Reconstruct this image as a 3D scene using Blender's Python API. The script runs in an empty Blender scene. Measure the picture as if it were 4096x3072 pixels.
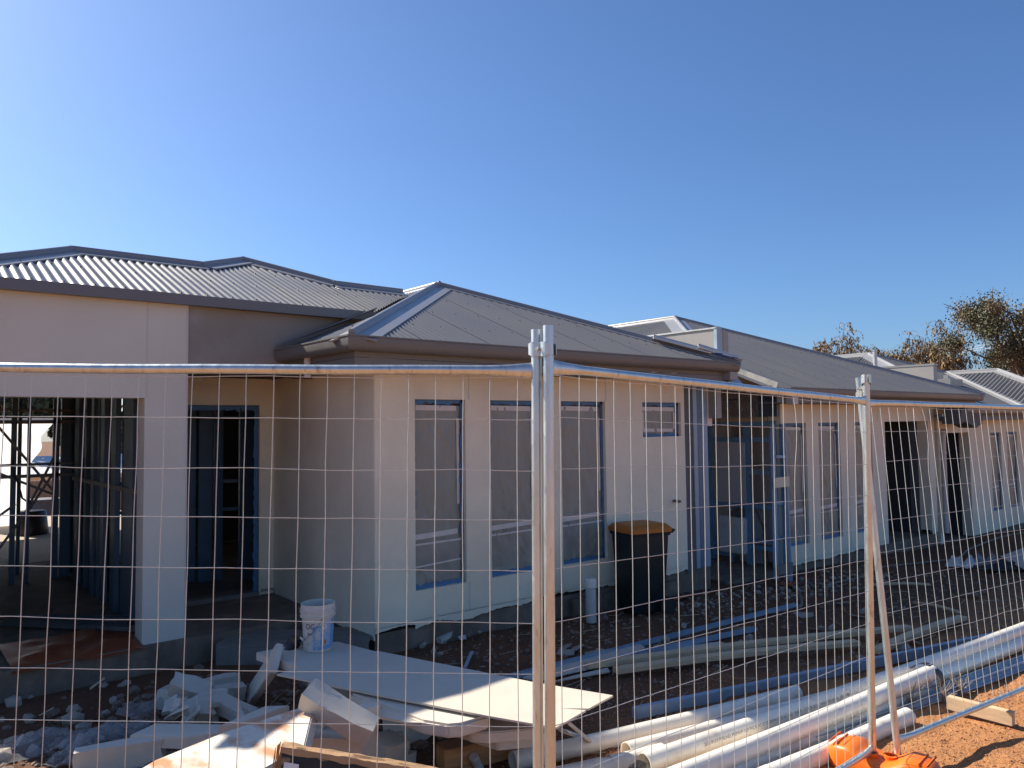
import bpy, bmesh, math, random
from mathutils import Vector, Matrix, noise
random.seed(7)
R = math.radians
SC = bpy.context.scene
COL = SC.collection
EYE = 1.95                                   # lens height above the dirt under the site fence

# ------------------------------------------------------------------ camera
# world axes: X runs along the house fronts (to the right and away), Y runs into the houses
YAW, PITCH, ROLL, FPX = R(50.334), R(3.0286), R(-0.7343), 3075.9
_f = Vector((math.cos(PITCH) * math.cos(YAW), math.cos(PITCH) * math.sin(YAW), math.sin(PITCH)))
_r = Vector((math.sin(YAW), -math.cos(YAW), 0.0))
_u = _r.cross(_f)
CR = math.cos(ROLL) * _r + math.sin(ROLL) * _u
CU = -math.sin(ROLL) * _r + math.cos(ROLL) * _u
cam_d = bpy.data.cameras.new('camera')
cam = bpy.data.objects.new('camera', cam_d)
COL.objects.link(cam)
cam.matrix_world = Matrix(((CR.x, CU.x, -_f.x, 0), (CR.y, CU.y, -_f.y, 0), (CR.z, CU.z, -_f.z, EYE), (0, 0, 0, 1)))
cam_d.sensor_width = 36.0
cam_d.lens = 36.0 * FPX / 4096.0
cam_d.clip_start, cam_d.clip_end = 0.05, 2000
SC.camera = cam

# ------------------------------------------------------------------ daylight
SUN_AZ, SUN_EL = R(111.0), R(37.8)           # azimuth from +X towards +Y: high and behind the houses, a little left
sdir = Vector((math.cos(SUN_EL) * math.cos(SUN_AZ), math.cos(SUN_EL) * math.sin(SUN_AZ), math.sin(SUN_EL)))
world = bpy.data.worlds.new('World')
SC.world = world
world.use_nodes = True
wn = world.node_tree
bg = wn.nodes['Background']
sky = wn.nodes.new('ShaderNodeTexSky')
sky.sky_type = 'NISHITA'
sky.sun_disc = False
sky.sun_elevation = SUN_EL
sky.sun_rotation = math.pi / 2 - SUN_AZ
sky.altitude = 200
sky.air_density, sky.dust_density, sky.ozone_density = 0.97, 1.2, 10.0
wn.links.new(sky.outputs['Color'], bg.inputs['Color'])
bg.inputs['Strength'].default_value = 0.081
sun_d = bpy.data.lights.new('sun', 'SUN')
sun_d.energy, sun_d.angle, sun_d.color = 5.0, R(0.53), (1.0, 0.91, 0.78)
sun = bpy.data.objects.new('sun', sun_d)
COL.objects.link(sun)
sun.rotation_euler = sdir.to_track_quat('Z', 'Y').to_euler()
SC.view_settings.view_transform = 'Standard'
SC.view_settings.look = 'None'
SC.view_settings.gamma = 1.0
SC.view_settings.exposure = 0.9
SC.view_settings.use_curve_mapping = False
SC.render.engine = 'CYCLES'
SC.cycles.max_bounces = 8
SC.cycles.diffuse_bounces = 5

# ------------------------------------------------------------------ measuring helpers (photo pixel -> place on a surface)
def ray(x, y):
    return CR * ((x - 2048) / FPX) - CU * ((y - 1536) / FPX) + _f
O = Vector((0, 0, EYE))
def on_z(x, y, z):
    d = ray(x, y); return O + d * ((z - EYE) / d.z)
def on_v(x, y, v):
    d = ray(x, y); return O + d * (v / d.y)
def on_u(x, y, u):
    d = ray(x, y); return O + d * (u / d.x)
def clamp(a, lo, hi): return max(lo, min(hi, a))
def ground_z(u, v):
    return 0.02 - 0.028 * (clamp(v, 2, 6) - 2) - 0.03 * (clamp(u, 5, 26) - 5) + 0.05 * clamp((1.3 - v) / 3, 0, 1)
def on_g(x, y, h=0.0):
    z = 0.0
    for _ in range(12):
        p = on_z(x, y, z + h); z = ground_z(p.x, p.y)
    return p

# ------------------------------------------------------------------ materials
MATS = {}
def mat(name, col, rough=0.6, metal=0.0, spec=0.5, var=0.0, vscale=6.0, bump=0.0, bscale=60.0, alpha=1.0, trans=0.0,
        col2=None, c2scale=3.0, c2lo=0.5, c2hi=0.65, stretch=None, bumpdet=3.0, coat=0.0):
    m = bpy.data.materials.new(name)
    m.use_nodes = True
    n, l = m.node_tree.nodes, m.node_tree.links
    b = n['Principled BSDF']
    b.inputs['Roughness'].default_value = rough
    b.inputs['Metallic'].default_value = metal
    b.inputs['Specular IOR Level'].default_value = spec
    b.inputs['Coat Weight'].default_value = coat
    geo = n.new('ShaderNodeNewGeometry')
    src = geo.outputs['Position']
    if stretch:
        mp = n.new('ShaderNodeMapping'); mp.inputs['Scale'].default_value = stretch
        l.new(src, mp.inputs['Vector']); src = mp.outputs['Vector']
    base = None
    rgb = n.new('ShaderNodeRGB'); rgb.outputs[0].default_value = (*col, 1)
    base = rgb.outputs[0]
    if col2:
        t = n.new('ShaderNodeTexNoise'); t.inputs['Scale'].default_value = c2scale; t.inputs['Detail'].default_value = 5
        l.new(src, t.inputs['Vector'])
        rp = n.new('ShaderNodeMapRange'); rp.inputs['From Min'].default_value = c2lo; rp.inputs['From Max'].default_value = c2hi
        l.new(t.outputs['Fac'], rp.inputs['Value'])
        mx = n.new('ShaderNodeMix'); mx.data_type = 'RGBA'
        l.new(rp.outputs['Result'], mx.inputs['Factor']); l.new(base, mx.inputs['A']); mx.inputs['B'].default_value = (*col2, 1)
        base = mx.outputs['Result']
    if var:
        t = n.new('ShaderNodeTexNoise'); t.inputs['Scale'].default_value = vscale; t.inputs['Detail'].default_value = 6
        t.inputs['Roughness'].default_value = 0.6
        l.new(src, t.inputs['Vector'])
        rp = n.new('ShaderNodeMapRange'); rp.inputs['From Min'].default_value = 0.25; rp.inputs['From Max'].default_value = 0.75
        rp.inputs['To Min'].default_value = 1 - var; rp.inputs['To Max'].default_value = 1 + var
        l.new(t.outputs['Fac'], rp.inputs['Value'])
        mx = n.new('ShaderNodeVectorMath'); mx.operation = 'SCALE'
        l.new(base, mx.inputs[0]); l.new(rp.outputs['Result'], mx.inputs['Scale'])
        base = mx.outputs[0]
        rr = n.new('ShaderNodeMapRange'); rr.inputs['From Min'].default_value = 0.3; rr.inputs['From Max'].default_value = 0.7
        rr.inputs['To Min'].default_value = clamp(rough * 0.8, 0, 1); rr.inputs['To Max'].default_value = clamp(rough * 1.2, 0, 1)
        l.new(t.outputs['Fac'], rr.inputs['Value']); l.new(rr.outputs['Result'], b.inputs['Roughness'])
    l.new(base, b.inputs['Base Color'])
    if bump:
        t = n.new('ShaderNodeTexNoise'); t.inputs['Scale'].default_value = bscale; t.inputs['Detail'].default_value = bumpdet
        l.new(src, t.inputs['Vector'])
        bp = n.new('ShaderNodeBump'); bp.inputs['Strength'].default_value = 0.6; bp.inputs['Distance'].default_value = bump
        l.new(t.outputs['Fac'], bp.inputs['Height']); l.new(bp.outputs['Normal'], b.inputs['Normal'])
    if alpha < 1: b.inputs['Alpha'].default_value = alpha
    if trans: b.inputs['Transmission Weight'].default_value = trans
    MATS[name] = m
    return m

M_wall = mat('render_paint_pale', (0.845, 0.765, 0.585), 0.85, var=0.1, vscale=1.6, bump=0.003, bscale=160, col2=(0.79, 0.685, 0.515), c2scale=0.9, c2lo=0.42, c2hi=0.66)
M_walll = mat('render_paint_lilac', (0.64, 0.645, 0.565), 0.85, var=0.07, vscale=1.1, bump=0.003, bscale=160, col2=(0.585, 0.585, 0.51), c2scale=0.8, c2lo=0.42, c2hi=0.66)
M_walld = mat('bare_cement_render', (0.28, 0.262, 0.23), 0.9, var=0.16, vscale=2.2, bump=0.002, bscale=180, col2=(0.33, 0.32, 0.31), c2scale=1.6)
M_joint = mat('control_joint_sealant', (0.58, 0.57, 0.55), 0.7)
M_conc = mat('slab_concrete', (0.17, 0.13, 0.095), 0.9, var=0.3, vscale=5, bump=0.006, bscale=60, col2=(0.22, 0.17, 0.13), c2scale=2.5)
M_floor = mat('slab_floor', (0.36, 0.3, 0.23), 0.8, var=0.2, vscale=1.5, bump=0.002, bscale=80)
M_roof = mat('roof_steel_paint', (0.13, 0.124, 0.114), 0.38, metal=0.0, spec=0.65, var=0.06, vscale=0.9)
M_cap = mat('cap_steel_paint', (0.24, 0.24, 0.238), 0.33, spec=0.7, var=0.06, vscale=1.2)
M_gut = mat('gutter_steel_paint', (0.15, 0.15, 0.142), 0.4, spec=0.5, var=0.07, vscale=2)
M_fas = mat('fascia_steel_paint', (0.15, 0.155, 0.16), 0.45, var=0.06, vscale=1.5)
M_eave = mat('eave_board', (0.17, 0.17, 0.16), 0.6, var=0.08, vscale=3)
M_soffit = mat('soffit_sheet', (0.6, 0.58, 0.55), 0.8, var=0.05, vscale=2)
M_blue = mat('blue_steel_stud', (0.1, 0.17, 0.24), 0.42, metal=0.2, spec=0.5, var=0.14, vscale=4)
M_bluef = mat('lightened_blue_steel', (0.2, 0.37, 0.52), 0.45, metal=0.0, var=0.12, vscale=5)  # lighter copy of the stud blue, makes up for missing light in the porch
M_bluel = mat('blue_steel_channel', (0.3, 0.39, 0.48), 0.45, metal=0.1, spec=0.5, var=0.14, vscale=5)
M_blued = mat('blue_flashing_tape', (0.06, 0.17, 0.32), 0.55, var=0.2, vscale=20)
M_galv = mat('galvanised_pipe', (0.6, 0.65, 0.63), 0.36, metal=0.8, var=0.16, vscale=30, bump=0.0006, bscale=200, col2=(0.4, 0.38, 0.36), c2scale=40, c2lo=0.6, c2hi=0.72, stretch=(1, 1, 0.25))
M_wire = mat('galvanised_wire', (0.54, 0.58, 0.56), 0.45, metal=0.25, var=0.12, vscale=40)
M_tin = mat('bright_galvanised_steel', (0.52, 0.52, 0.5), 0.4, metal=0.6, var=0.1, vscale=8)
M_strap = mat('bracing_strap', (0.2, 0.2, 0.2), 0.45, metal=0.6, var=0.15, vscale=10)
M_alu = mat('window_frame_paint', (0.13, 0.125, 0.12), 0.45)
M_glass = mat('window_glass', (0.05, 0.055, 0.06), 0.08, spec=0.6)
M_film = mat('masking_film', (0.3, 0.295, 0.25), 0.38, spec=0.5, var=0.11, vscale=2.2, alpha=0.97, stretch=(5, 5, 0.9))  # upright tone streaks in the colour imitate the shading of folds
M_tape = mat('masking_tape', (0.68, 0.62, 0.56), 0.7, var=0.08, vscale=12)
M_foam = mat('polystyrene_foam', (0.6, 0.545, 0.46), 0.85, var=0.05, vscale=14, bump=0.0012, bscale=140)
M_foamr = mat('foam_with_red_dirt', (0.6, 0.56, 0.49), 0.9, var=0.1, vscale=22, bump=0.003, bscale=120, col2=(0.5, 0.22, 0.1), c2scale=4.2, c2lo=0.48, c2hi=0.64, stretch=(2.2, 0.9, 1))
M_sheet = mat('plasterboard_sheet', (0.58, 0.52, 0.43), 0.8, var=0.05, vscale=5, bump=0.001, bscale=90)
M_pvc = mat('white_pvc', (0.8, 0.75, 0.65), 0.3, spec=0.5, var=0.05, vscale=6, col2=(0.62, 0.5, 0.38), c2scale=5, c2lo=0.6, c2hi=0.8)
M_pvcg = mat('grey_white_pvc', (0.55, 0.52, 0.47), 0.4, var=0.05, vscale=6)
M_black = mat('black_plastic', (0.016, 0.016, 0.017), 0.4)
M_bin = mat('dark_green_bin_plastic', (0.012, 0.02, 0.022), 0.45, var=0.15, vscale=5)
M_yel = mat('yellow_bin_lid', (0.5, 0.17, 0.018), 0.5, var=0.08, vscale=8)
M_org = mat('orange_plastic', (0.8, 0.165, 0.01), 0.42, var=0.1, vscale=6, col2=(0.5, 0.16, 0.05), c2scale=7, c2lo=0.6, c2hi=0.75)
M_orgs = mat('orange_sheet_plastic', (0.3, 0.075, 0.03), 0.4, var=0.2, vscale=5)
M_wood = mat('raw_pine', (0.62, 0.46, 0.28), 0.75, var=0.18, vscale=9, bump=0.001, bscale=60, stretch=(0.4, 1, 6))
M_woodo = mat('orange_timber', (0.46, 0.24, 0.095), 0.7, var=0.2, vscale=7, col2=(0.32, 0.14, 0.05), c2scale=6, stretch=(0.6, 0.6, 5))
M_woodg = mat('weathered_board', (0.2, 0.18, 0.16), 0.85, var=0.2, vscale=8)
M_card = mat('brown_cardboard', (0.4, 0.24, 0.12), 0.9, var=0.18, vscale=10, bump=0.002, bscale=80)
M_cardb = mat('black_printed_cardboard', (0.02, 0.019, 0.018), 0.7, col2=(0.28, 0.17, 0.08), c2scale=9, c2lo=0.56, c2hi=0.6)
M_label = mat('paper_label', (0.68, 0.68, 0.68), 0.6)
M_ink = mat('printing_ink', (0.06, 0.06, 0.07), 0.7)
M_inkg = mat('grey_printing_ink', (0.16, 0.16, 0.17), 0.6)
M_stone = mat('broken_render_chunk', (0.36, 0.3, 0.24), 0.95, var=0.2, vscale=15, bump=0.004, bscale=70)
M_stoner = mat('rubble_mix', (0.22, 0.15, 0.105), 0.95, var=0.35, vscale=8)
M_grav = mat('red_gravel', (0.34, 0.15, 0.075), 0.9, var=0.35, vscale=30)
M_bluelab = mat('blue_bucket_label', (0.2, 0.36, 0.56), 0.5, var=0.12, vscale=30, col2=(0.55, 0.56, 0.58), c2scale=14, c2lo=0.58, c2hi=0.64)
M_bluelab2 = mat('pale_blue_label', (0.33, 0.46, 0.62), 0.5, var=0.08, vscale=30)
M_pail = mat('white_pail_plastic', (0.6, 0.56, 0.5), 0.45, var=0.06, vscale=10, col2=(0.42, 0.4, 0.38), c2scale=11, c2lo=0.62, c2hi=0.7)
M_rust = mat('orange_red_print', (0.6, 0.16, 0.04), 0.6)
M_meter = mat('meter_box_grey', (0.62, 0.6, 0.58), 0.5, var=0.04, vscale=3)
M_meterl = mat('meter_box_pale', (0.8, 0.78, 0.74), 0.5, var=0.04, vscale=3)
M_pink = mat('pink_grey_board', (0.82, 0.72, 0.64), 0.8, var=0.06, vscale=3)
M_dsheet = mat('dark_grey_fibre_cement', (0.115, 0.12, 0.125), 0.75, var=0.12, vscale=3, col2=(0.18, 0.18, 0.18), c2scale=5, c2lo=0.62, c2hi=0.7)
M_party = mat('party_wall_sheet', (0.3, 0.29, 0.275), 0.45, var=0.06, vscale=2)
M_dark = mat('interior_shade_dark', (0.05, 0.05, 0.055), 0.9)  # near-black colour stands in for the deep shade of the interiors
M_clear = mat('clear_plastic_film', (0.55, 0.55, 0.55), 0.2, spec=0.7, alpha=0.24, var=0.1, vscale=8)
M_film2 = mat('white_translucent_film', (0.8, 0.8, 0.8), 0.5, var=0.06, vscale=2, alpha=0.97)
def translucent(m, f):
    n, l = m.node_tree.nodes, m.node_tree.links
    out = n['Material Output']; b = n['Principled BSDF']
    t = n.new('ShaderNodeBsdfTranslucent'); t.inputs['Color'].default_value = (0.85, 0.85, 0.85, 1)
    x = n.new('ShaderNodeMixShader'); x.inputs['Fac'].default_value = f
    l.new(b.outputs[0], x.inputs[1]); l.new(t.outputs[0], x.inputs[2]); l.new(x.outputs[0], out.inputs['Surface'])
translucent(M_film2, 0.55)
M_colb = mat('orange_brown_fence_steel', (0.55, 0.32, 0.17), 0.5)
M_tank = mat('dark_corrugated_tank', (0.12, 0.12, 0.125), 0.55, var=0.2, vscale=6)
M_white = mat('white_roof_steel', (0.75, 0.75, 0.74), 0.4)
M_bark = mat('grey_bark', (0.16, 0.12, 0.09), 0.9, var=0.2, vscale=4)
M_leafb = mat('dry_brown_leaves', (0.22, 0.145, 0.065), 0.7, var=0.35, vscale=2)
M_leafo = mat('olive_leaves', (0.1, 0.1, 0.05), 0.6, var=0.35, vscale=1.5, col2=(0.17, 0.12, 0.06), c2scale=0.8)
M_leafd = mat('dark_green_leaves', (0.035, 0.045, 0.02), 0.7, var=0.3, vscale=2)
M_hose = mat('tan_hose', (0.2, 0.15, 0.11), 0.6)
M_rubber = mat('black_rubber', (0.02, 0.02, 0.02), 0.7)
M_copper = mat('copper_pipe', (0.25, 0.16, 0.11), 0.4, metal=0.6)
M_twig = mat('dry_twig', (0.36, 0.26, 0.16), 0.9)

def ground_material():
    m = bpy.data.materials.new('red_dirt_and_rubble')
    m.use_nodes = True
    n, l = m.node_tree.nodes, m.node_tree.links
    b = n['Principled BSDF']; b.inputs['Roughness'].default_value = 0.95; b.inputs['Specular IOR Level'].default_value = 0.2
    g = n.new('ShaderNodeNewGeometry')
    def nz(sc, det=5, ro=0.6):
        t = n.new('ShaderNodeTexNoise'); t.inputs['Scale'].default_value = sc; t.inputs['Detail'].default_value = det
        t.inputs['Roughness'].default_value = ro; l.new(g.outputs['Position'], t.inputs['Vector']); return t.outputs['Fac']
    def ramp(v, a, bb):
        r = n.new('ShaderNodeMapRange'); r.inputs['From Min'].default_value = a; r.inputs['From Max'].default_value = bb
        l.new(v, r.inputs['Value']); return r.outputs['Result']
    def mixc(f, A, B):
        x = n.new('ShaderNodeMix'); x.data_type = 'RGBA'; l.new(f, x.inputs['Factor'])
        for s, k in ((A, 'A'), (B, 'B')):
            if isinstance(s, tuple): x.inputs[k].default_value = (*s, 1)
            else: l.new(s, x.inputs[k])
        return x.outputs['Result']
    red = mixc(ramp(nz(9), 0.35, 0.7), (0.46, 0.215, 0.085), (0.38, 0.165, 0.06))
    red = mixc(ramp(nz(70, 3), 0.5, 0.75), red, (0.5, 0.26, 0.14))
    red = mixc(ramp(nz(120, 3), 0.62, 0.72), red, (0.16, 0.065, 0.035))
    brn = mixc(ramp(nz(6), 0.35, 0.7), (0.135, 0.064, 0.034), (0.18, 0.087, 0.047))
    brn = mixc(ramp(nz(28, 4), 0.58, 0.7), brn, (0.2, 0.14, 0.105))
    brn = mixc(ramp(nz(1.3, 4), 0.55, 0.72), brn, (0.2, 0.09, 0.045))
    # debris-brown strip by the houses, its colour darkened for shade; road side red sand
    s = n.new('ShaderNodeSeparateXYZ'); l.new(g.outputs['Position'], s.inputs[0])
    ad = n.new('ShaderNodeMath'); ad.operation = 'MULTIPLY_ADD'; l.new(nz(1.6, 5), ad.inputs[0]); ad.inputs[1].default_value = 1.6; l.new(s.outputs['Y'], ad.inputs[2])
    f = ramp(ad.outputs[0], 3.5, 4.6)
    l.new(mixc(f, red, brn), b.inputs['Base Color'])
    bp = n.new('ShaderNodeBump'); bp.inputs['Strength'].default_value = 0.8; bp.inputs['Distance'].default_value = 0.03
    ad2 = n.new('ShaderNodeMath'); ad2.operation = 'MULTIPLY_ADD'; l.new(nz(60, 5, 0.7), ad2.inputs[0]); ad2.inputs[1].default_value = 0.5; l.new(nz(16, 4), ad2.inputs[2])
    l.new(ad2.outputs[0], bp.inputs['Height']); l.new(bp.outputs['Normal'], b.inputs['Normal'])
    return m
M_ground = ground_material()

# ------------------------------------------------------------------ object helpers
OFF = {}
def tag(o, label=None, cat=None, group=None, kind=None):
    if label: o['label'] = label
    if cat: o['category'] = cat
    if group: o['group'] = group
    if kind: o['kind'] = kind
    return o
def thing(name, loc, label, cat, group=None):
    o = bpy.data.objects.new(name, None)
    o.empty_display_size = 0.1
    COL.objects.link(o)
    o.location = loc
    OFF[o.name] = Vector(loc)
    return tag(o, label, cat, group)

class MB:
    def __init__(s): s.v, s.f = [], []
    def add(s, vs, fs):
        b = len(s.v); s.v += [Vector(p) for p in vs]; s.f += [tuple(i + b for i in q) for q in fs]
    def box(s, a, b):
        x0, x1 = sorted((a[0], b[0])); y0, y1 = sorted((a[1], b[1])); z0, z1 = sorted((a[2], b[2]))
        s.add([(x0, y0, z0), (x1, y0, z0), (x1, y1, z0), (x0, y1, z0), (x0, y0, z1), (x1, y0, z1), (x1, y1, z1), (x0, y1, z1)],
              [(0, 3, 2, 1), (4, 5, 6, 7), (0, 1, 5, 4), (1, 2, 6, 5), (2, 3, 7, 6), (3, 0, 4, 7)])
    def bar(s, p, q, w, h, up=Vector((0, 0, 1))):
        """rectangular bar from p to q, w across, h along up"""
        p, q = Vector(p), Vector(q); d = (q - p).normalized()
        x = d.cross(Vector(up)).normalized(); y = x.cross(d).normalized()
        c = []
        for e in (p, q):
            for sx, sy in ((-1, -1), (1, -1), (1, 1), (-1, 1)): c.append(e + x * sx * w / 2 + y * sy * h / 2)
        s.add(c, [(3, 2, 1, 0), (4, 5, 6, 7), (0, 1, 5, 4), (1, 2, 6, 5), (2, 3, 7, 6), (3, 0, 4, 7)])
    def prism(s, pts, vec):
        """polygon pts (3d) pushed along vec"""
        n = len(pts); vec = Vector(vec); P = [Vector(p) for p in pts]
        s.add(P + [p + vec for p in P], [tuple(range(n))[::-1], tuple(range(n, 2 * n))] + [(i, (i + 1) % n, n + (i + 1) % n, n + i) for i in range(n)])
    def channel(s, p, q, w, h, up=Vector((0, 0, 1)), t=0.004):
        """C section: web on the bottom w across, flanges h along up"""
        p, q = Vector(p), Vector(q); d = (q - p).normalized(); up = Vector(up)
        x = d.cross(up).normalized(); y = x.cross(d).normalized()
        pr = [(-w / 2, 0), (w / 2, 0), (w / 2, h), (w / 2 - t, h), (w / 2 - t, t), (-w / 2 + t, t), (-w / 2 + t, h), (-w / 2, h)]
        s.add([p + x * a + y * b for a, b in pr] + [q + x * a + y * b for a, b in pr],
              [(i, (i + 1) % 8, 8 + (i + 1) % 8, 8 + i) for i in range(8)] +
              [(0, 1, 4, 5), (1, 2, 3, 4), (0, 5, 6, 7), (8, 13, 12, 9), (9, 12, 11, 10), (8, 15, 14, 13)])
    def tube(s, path, r, n=8, cap=True, r2=None):
        path = [Vector(p) for p in path]; m = len(path); rings = []
        prev = None
        for i, p in enumerate(path):
            d = (path[min(i + 1, m - 1)] - path[max(i - 1, 0)]).normalized()
            a = Vector((0, 0, 1)) if abs(d.z) < 0.9 else Vector((1, 0, 0))
            x = d.cross(a).normalized() if prev is None else (prev - d * prev.dot(d)).normalized()
            prev = x; y = d.cross(x)
            rr = r if r2 is None else r + (r2 - r) * i / (m - 1)
            rings.append([p + x * rr * math.cos(2 * math.pi * k / n) + y * rr * math.sin(2 * math.pi * k / n) for k in range(n)])
        b = [v for rg in rings for v in rg]
        f = [(i * n + k, i * n + (k + 1) % n, (i + 1) * n + (k + 1) % n, (i + 1) * n + k) for i in range(m - 1) for k in range(n)]
        if cap: f += [tuple(range(n))[::-1], tuple(range((m - 1) * n, m * n))]
        s.add(b, f)
    def lathe(s, prof, c=(0, 0, 0), n=24, M=None):
        c = Vector(c); b = []
        for r_, z in prof:
            for k in range(n):
                p = Vector((r_ * math.cos(2 * math.pi * k / n), r_ * math.sin(2 * math.pi * k / n), z))
                b.append(c + (M @ p if M else p))
        s.add(b, [(i * n + k, i * n + (k + 1) % n, (i + 1) * n + (k + 1) % n, (i + 1) * n + k) for i in range(len(prof) - 1) for k in range(n)])
    def grid(s, fn, nu, nv):
        b = [fn(i / nu, j / nv) for j in range(nv + 1) for i in range(nu + 1)]
        s.add(b, [(j * (nu + 1) + i, j * (nu + 1) + i + 1, (j + 1) * (nu + 1) + i + 1, (j + 1) * (nu + 1) + i) for j in range(nv) for i in range(nu)])
    def build(s, name, m, parent=None, smooth=False, bevel=0.0, label=None, cat=None, group=None, kind=None, fix=True):
        off = Vector((0, 0, 0))
        if parent is not None: off = OFF[parent.name]
        elif s.v:
            mn = Vector([min(p[i] for p in s.v) for i in range(3)]); mx = Vector([max(p[i] for p in s.v) for i in range(3)])
            off = Vector(((mn.x + mx.x) / 2, (mn.y + mx.y) / 2, mn.z))
        me = bpy.data.meshes.new(name)
        me.from_pydata([p - off for p in s.v], [], s.f)
        if fix or bevel:
            bm = bmesh.new(); bm.from_mesh(me)
            if fix: bmesh.ops.recalc_face_normals(bm, faces=bm.faces)
            if bevel:
                bmesh.ops.bevel(bm, geom=[e for e in bm.edges if len(e.link_faces) == 2 and e.calc_face_angle(0) > 0.5],
                                offset=bevel, segments=2, affect='EDGES', clamp_overlap=True)
            bm.to_mesh(me); bm.free()
        me.materials.append(m)
        if smooth:
            me.polygons.foreach_set('use_smooth', [True] * len(me.polygons))
            try: me.set_sharp_from_angle(angle=R(40))
            except Exception: pass
        o = bpy.data.objects.new(name, me)
        COL.objects.link(o)
        if parent is None: o.location = off
        else: o.parent = parent
        OFF[o.name] = off
        return tag(o, label, cat, group, kind)

def nz(x, y, z=0.0): return noise.noise(Vector((x, y, z)))
def jag(p, a, sc): return Vector((p.x + a * nz(p.x * sc, p.y * sc, p.z * sc), p.y + a * nz(p.y * sc + 7, p.x * sc, p.z * sc), p.z + a * nz(p.z * sc + 3, p.x * sc, p.y * sc + 5)))
def text_mesh(txt, size):
    cu = bpy.data.curves.new('lettering', 'FONT'); cu.body = txt; cu.size = size
    ob = bpy.data.objects.new('lettering', cu); COL.objects.link(ob)
    bpy.context.view_layer.update()
    me = bpy.data.meshes.new_from_object(ob.evaluated_get(bpy.context.evaluated_depsgraph_get()))
    vs = [v.co.copy() for v in me.vertices]; fs = [tuple(p.vertices) for p in me.polygons]
    bpy.data.objects.remove(ob); bpy.data.curves.remove(cu); bpy.data.meshes.remove(me)
    return vs, fs

# ================================================================== GROUND
def axis(parts):
    out = []
    for a, b, st in parts:
        x = a
        while x < b - 1e-6: out.append(x); x += st
    out.append(parts[-1][1]); return out
us = axis([(-300, -40, 40), (-40, -4, 3), (-4, 0, 0.3), (0, 9, 0.055), (9, 20, 0.16), (20, 40, 2), (40, 300, 40)])
vs_ = axis([(-300, -20, 40), (-20, -1, 1.5), (-1, 1.2, 0.2), (1.2, 6.6, 0.055), (6.6, 30, 0.8), (30, 300, 45)])
def gz(u, v):
    z = ground_z(u, v)
    if -4 < u < 22 and -1 < v < 6.6:
        w = clamp((v + 1) / 2, 0, 1) * clamp((6.6 - v) / .5, 0, 1)
        z += w * (0.035 * nz(u * 0.9, v * 0.9) + 0.02 * nz(u * 3.1, v * 3.1, 4) + 0.012 * nz(u * 9, v * 9, 9))
    if v > 6.6: z -= 0.02
    if v > 18: z -= 1.0 * clamp((v - 18) / 2.5, 0, 1)
    return z
g = MB()
nu_, nv_ = len(us), len(vs_)
g.v = [Vector((u, v, gz(u, v))) for v in vs_ for u in us]
g.f = [(j * nu_ + i, j * nu_ + i + 1, (j + 1) * nu_ + i + 1, (j + 1) * nu_ + i) for j in range(nv_ - 1) for i in range(nu_ - 1)]
g.build('ground', M_ground, smooth=True, kind='structure', fix=False)

# ================================================================== HOUSES
def wall_mb(b, u0, u1, z0, z1, v0, v1, holes=()):
    """wall along X with rectangular holes (u0,u1,z0,z1)"""
    cu = sorted({u0, u1, *[clamp(h[0], u0, u1) for h in holes], *[clamp(h[1], u0, u1) for h in holes]})
    for a, c in zip(cu, cu[1:]):
        hs = sorted([(h[2], h[3]) for h in holes if h[0] < (a + c) / 2 < h[1]])
        z = z0
        for hz0, hz1 in hs:
            if hz0 > z + 1e-4: b.box((a, v0, z), (c, v1, hz0))
            z = max(z, hz1)
        if z < z1 - 1e-4: b.box((a, v0, z), (c, v1, z1))

PITCHC = 0.0762
def roof_face(parent, P0, es, et, smin, smax, tlo, thi, m=M_roof, per=6, sheet=0.762, amp=0.009, screws=(), spacing=2, name='roof_sheet'):
    P0, es, et = Vector(P0), Vector(es).normalized(), Vector(et).normalized()
    nrm = es.cross(et).normalized()
    if nrm.z < 0: nrm = -nrm
    s = smin; k = 0
    while s < smax - 1e-6:
        e = min(s + sheet, smax)
        n = max(2, int(round((e - s) / PITCHC * per)))
        b = MB(); row = []
        for i in range(n + 1):
            q = s + (e - s) * i / n
            a, c = tlo(q), thi(q)
            if c - a < 0.003: c = a + 0.003
            h = amp * math.sin(2 * math.pi * q / PITCHC) + (0.0035 * (1 - i / 4) if i < 4 else 0)
            for t in (a, (a + c) / 2, c): row.append(P0 + es * q + et * t + nrm * h)
        b.v = row; b.f = [(3 * i + j, 3 * i + 3 + j, 3 * i + 4 + j, 3 * i + 1 + j) for i in range(n) for j in range(2)]
        b.build(name, m, parent, smooth=True, fix=False)
        s = e; k += 1
    sb = MB()
    for t, sp in screws:
        q = math.ceil(smin / PITCHC) * PITCHC + PITCHC * 0.25
        while q < smax:
            tt = t + 0.012 * nz(q * 5, t)
            if tlo(q) + 0.04 < tt < thi(q) - 0.12:
                p = P0 + es * q + et * tt + nrm * amp
                sb.tube([p, p + nrm * 0.009], 0.008, 6)
            q += PITCHC * sp
    if sb.v: sb.build('roof_screws', M_gut, parent, kind='stuff', fix=False)

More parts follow.
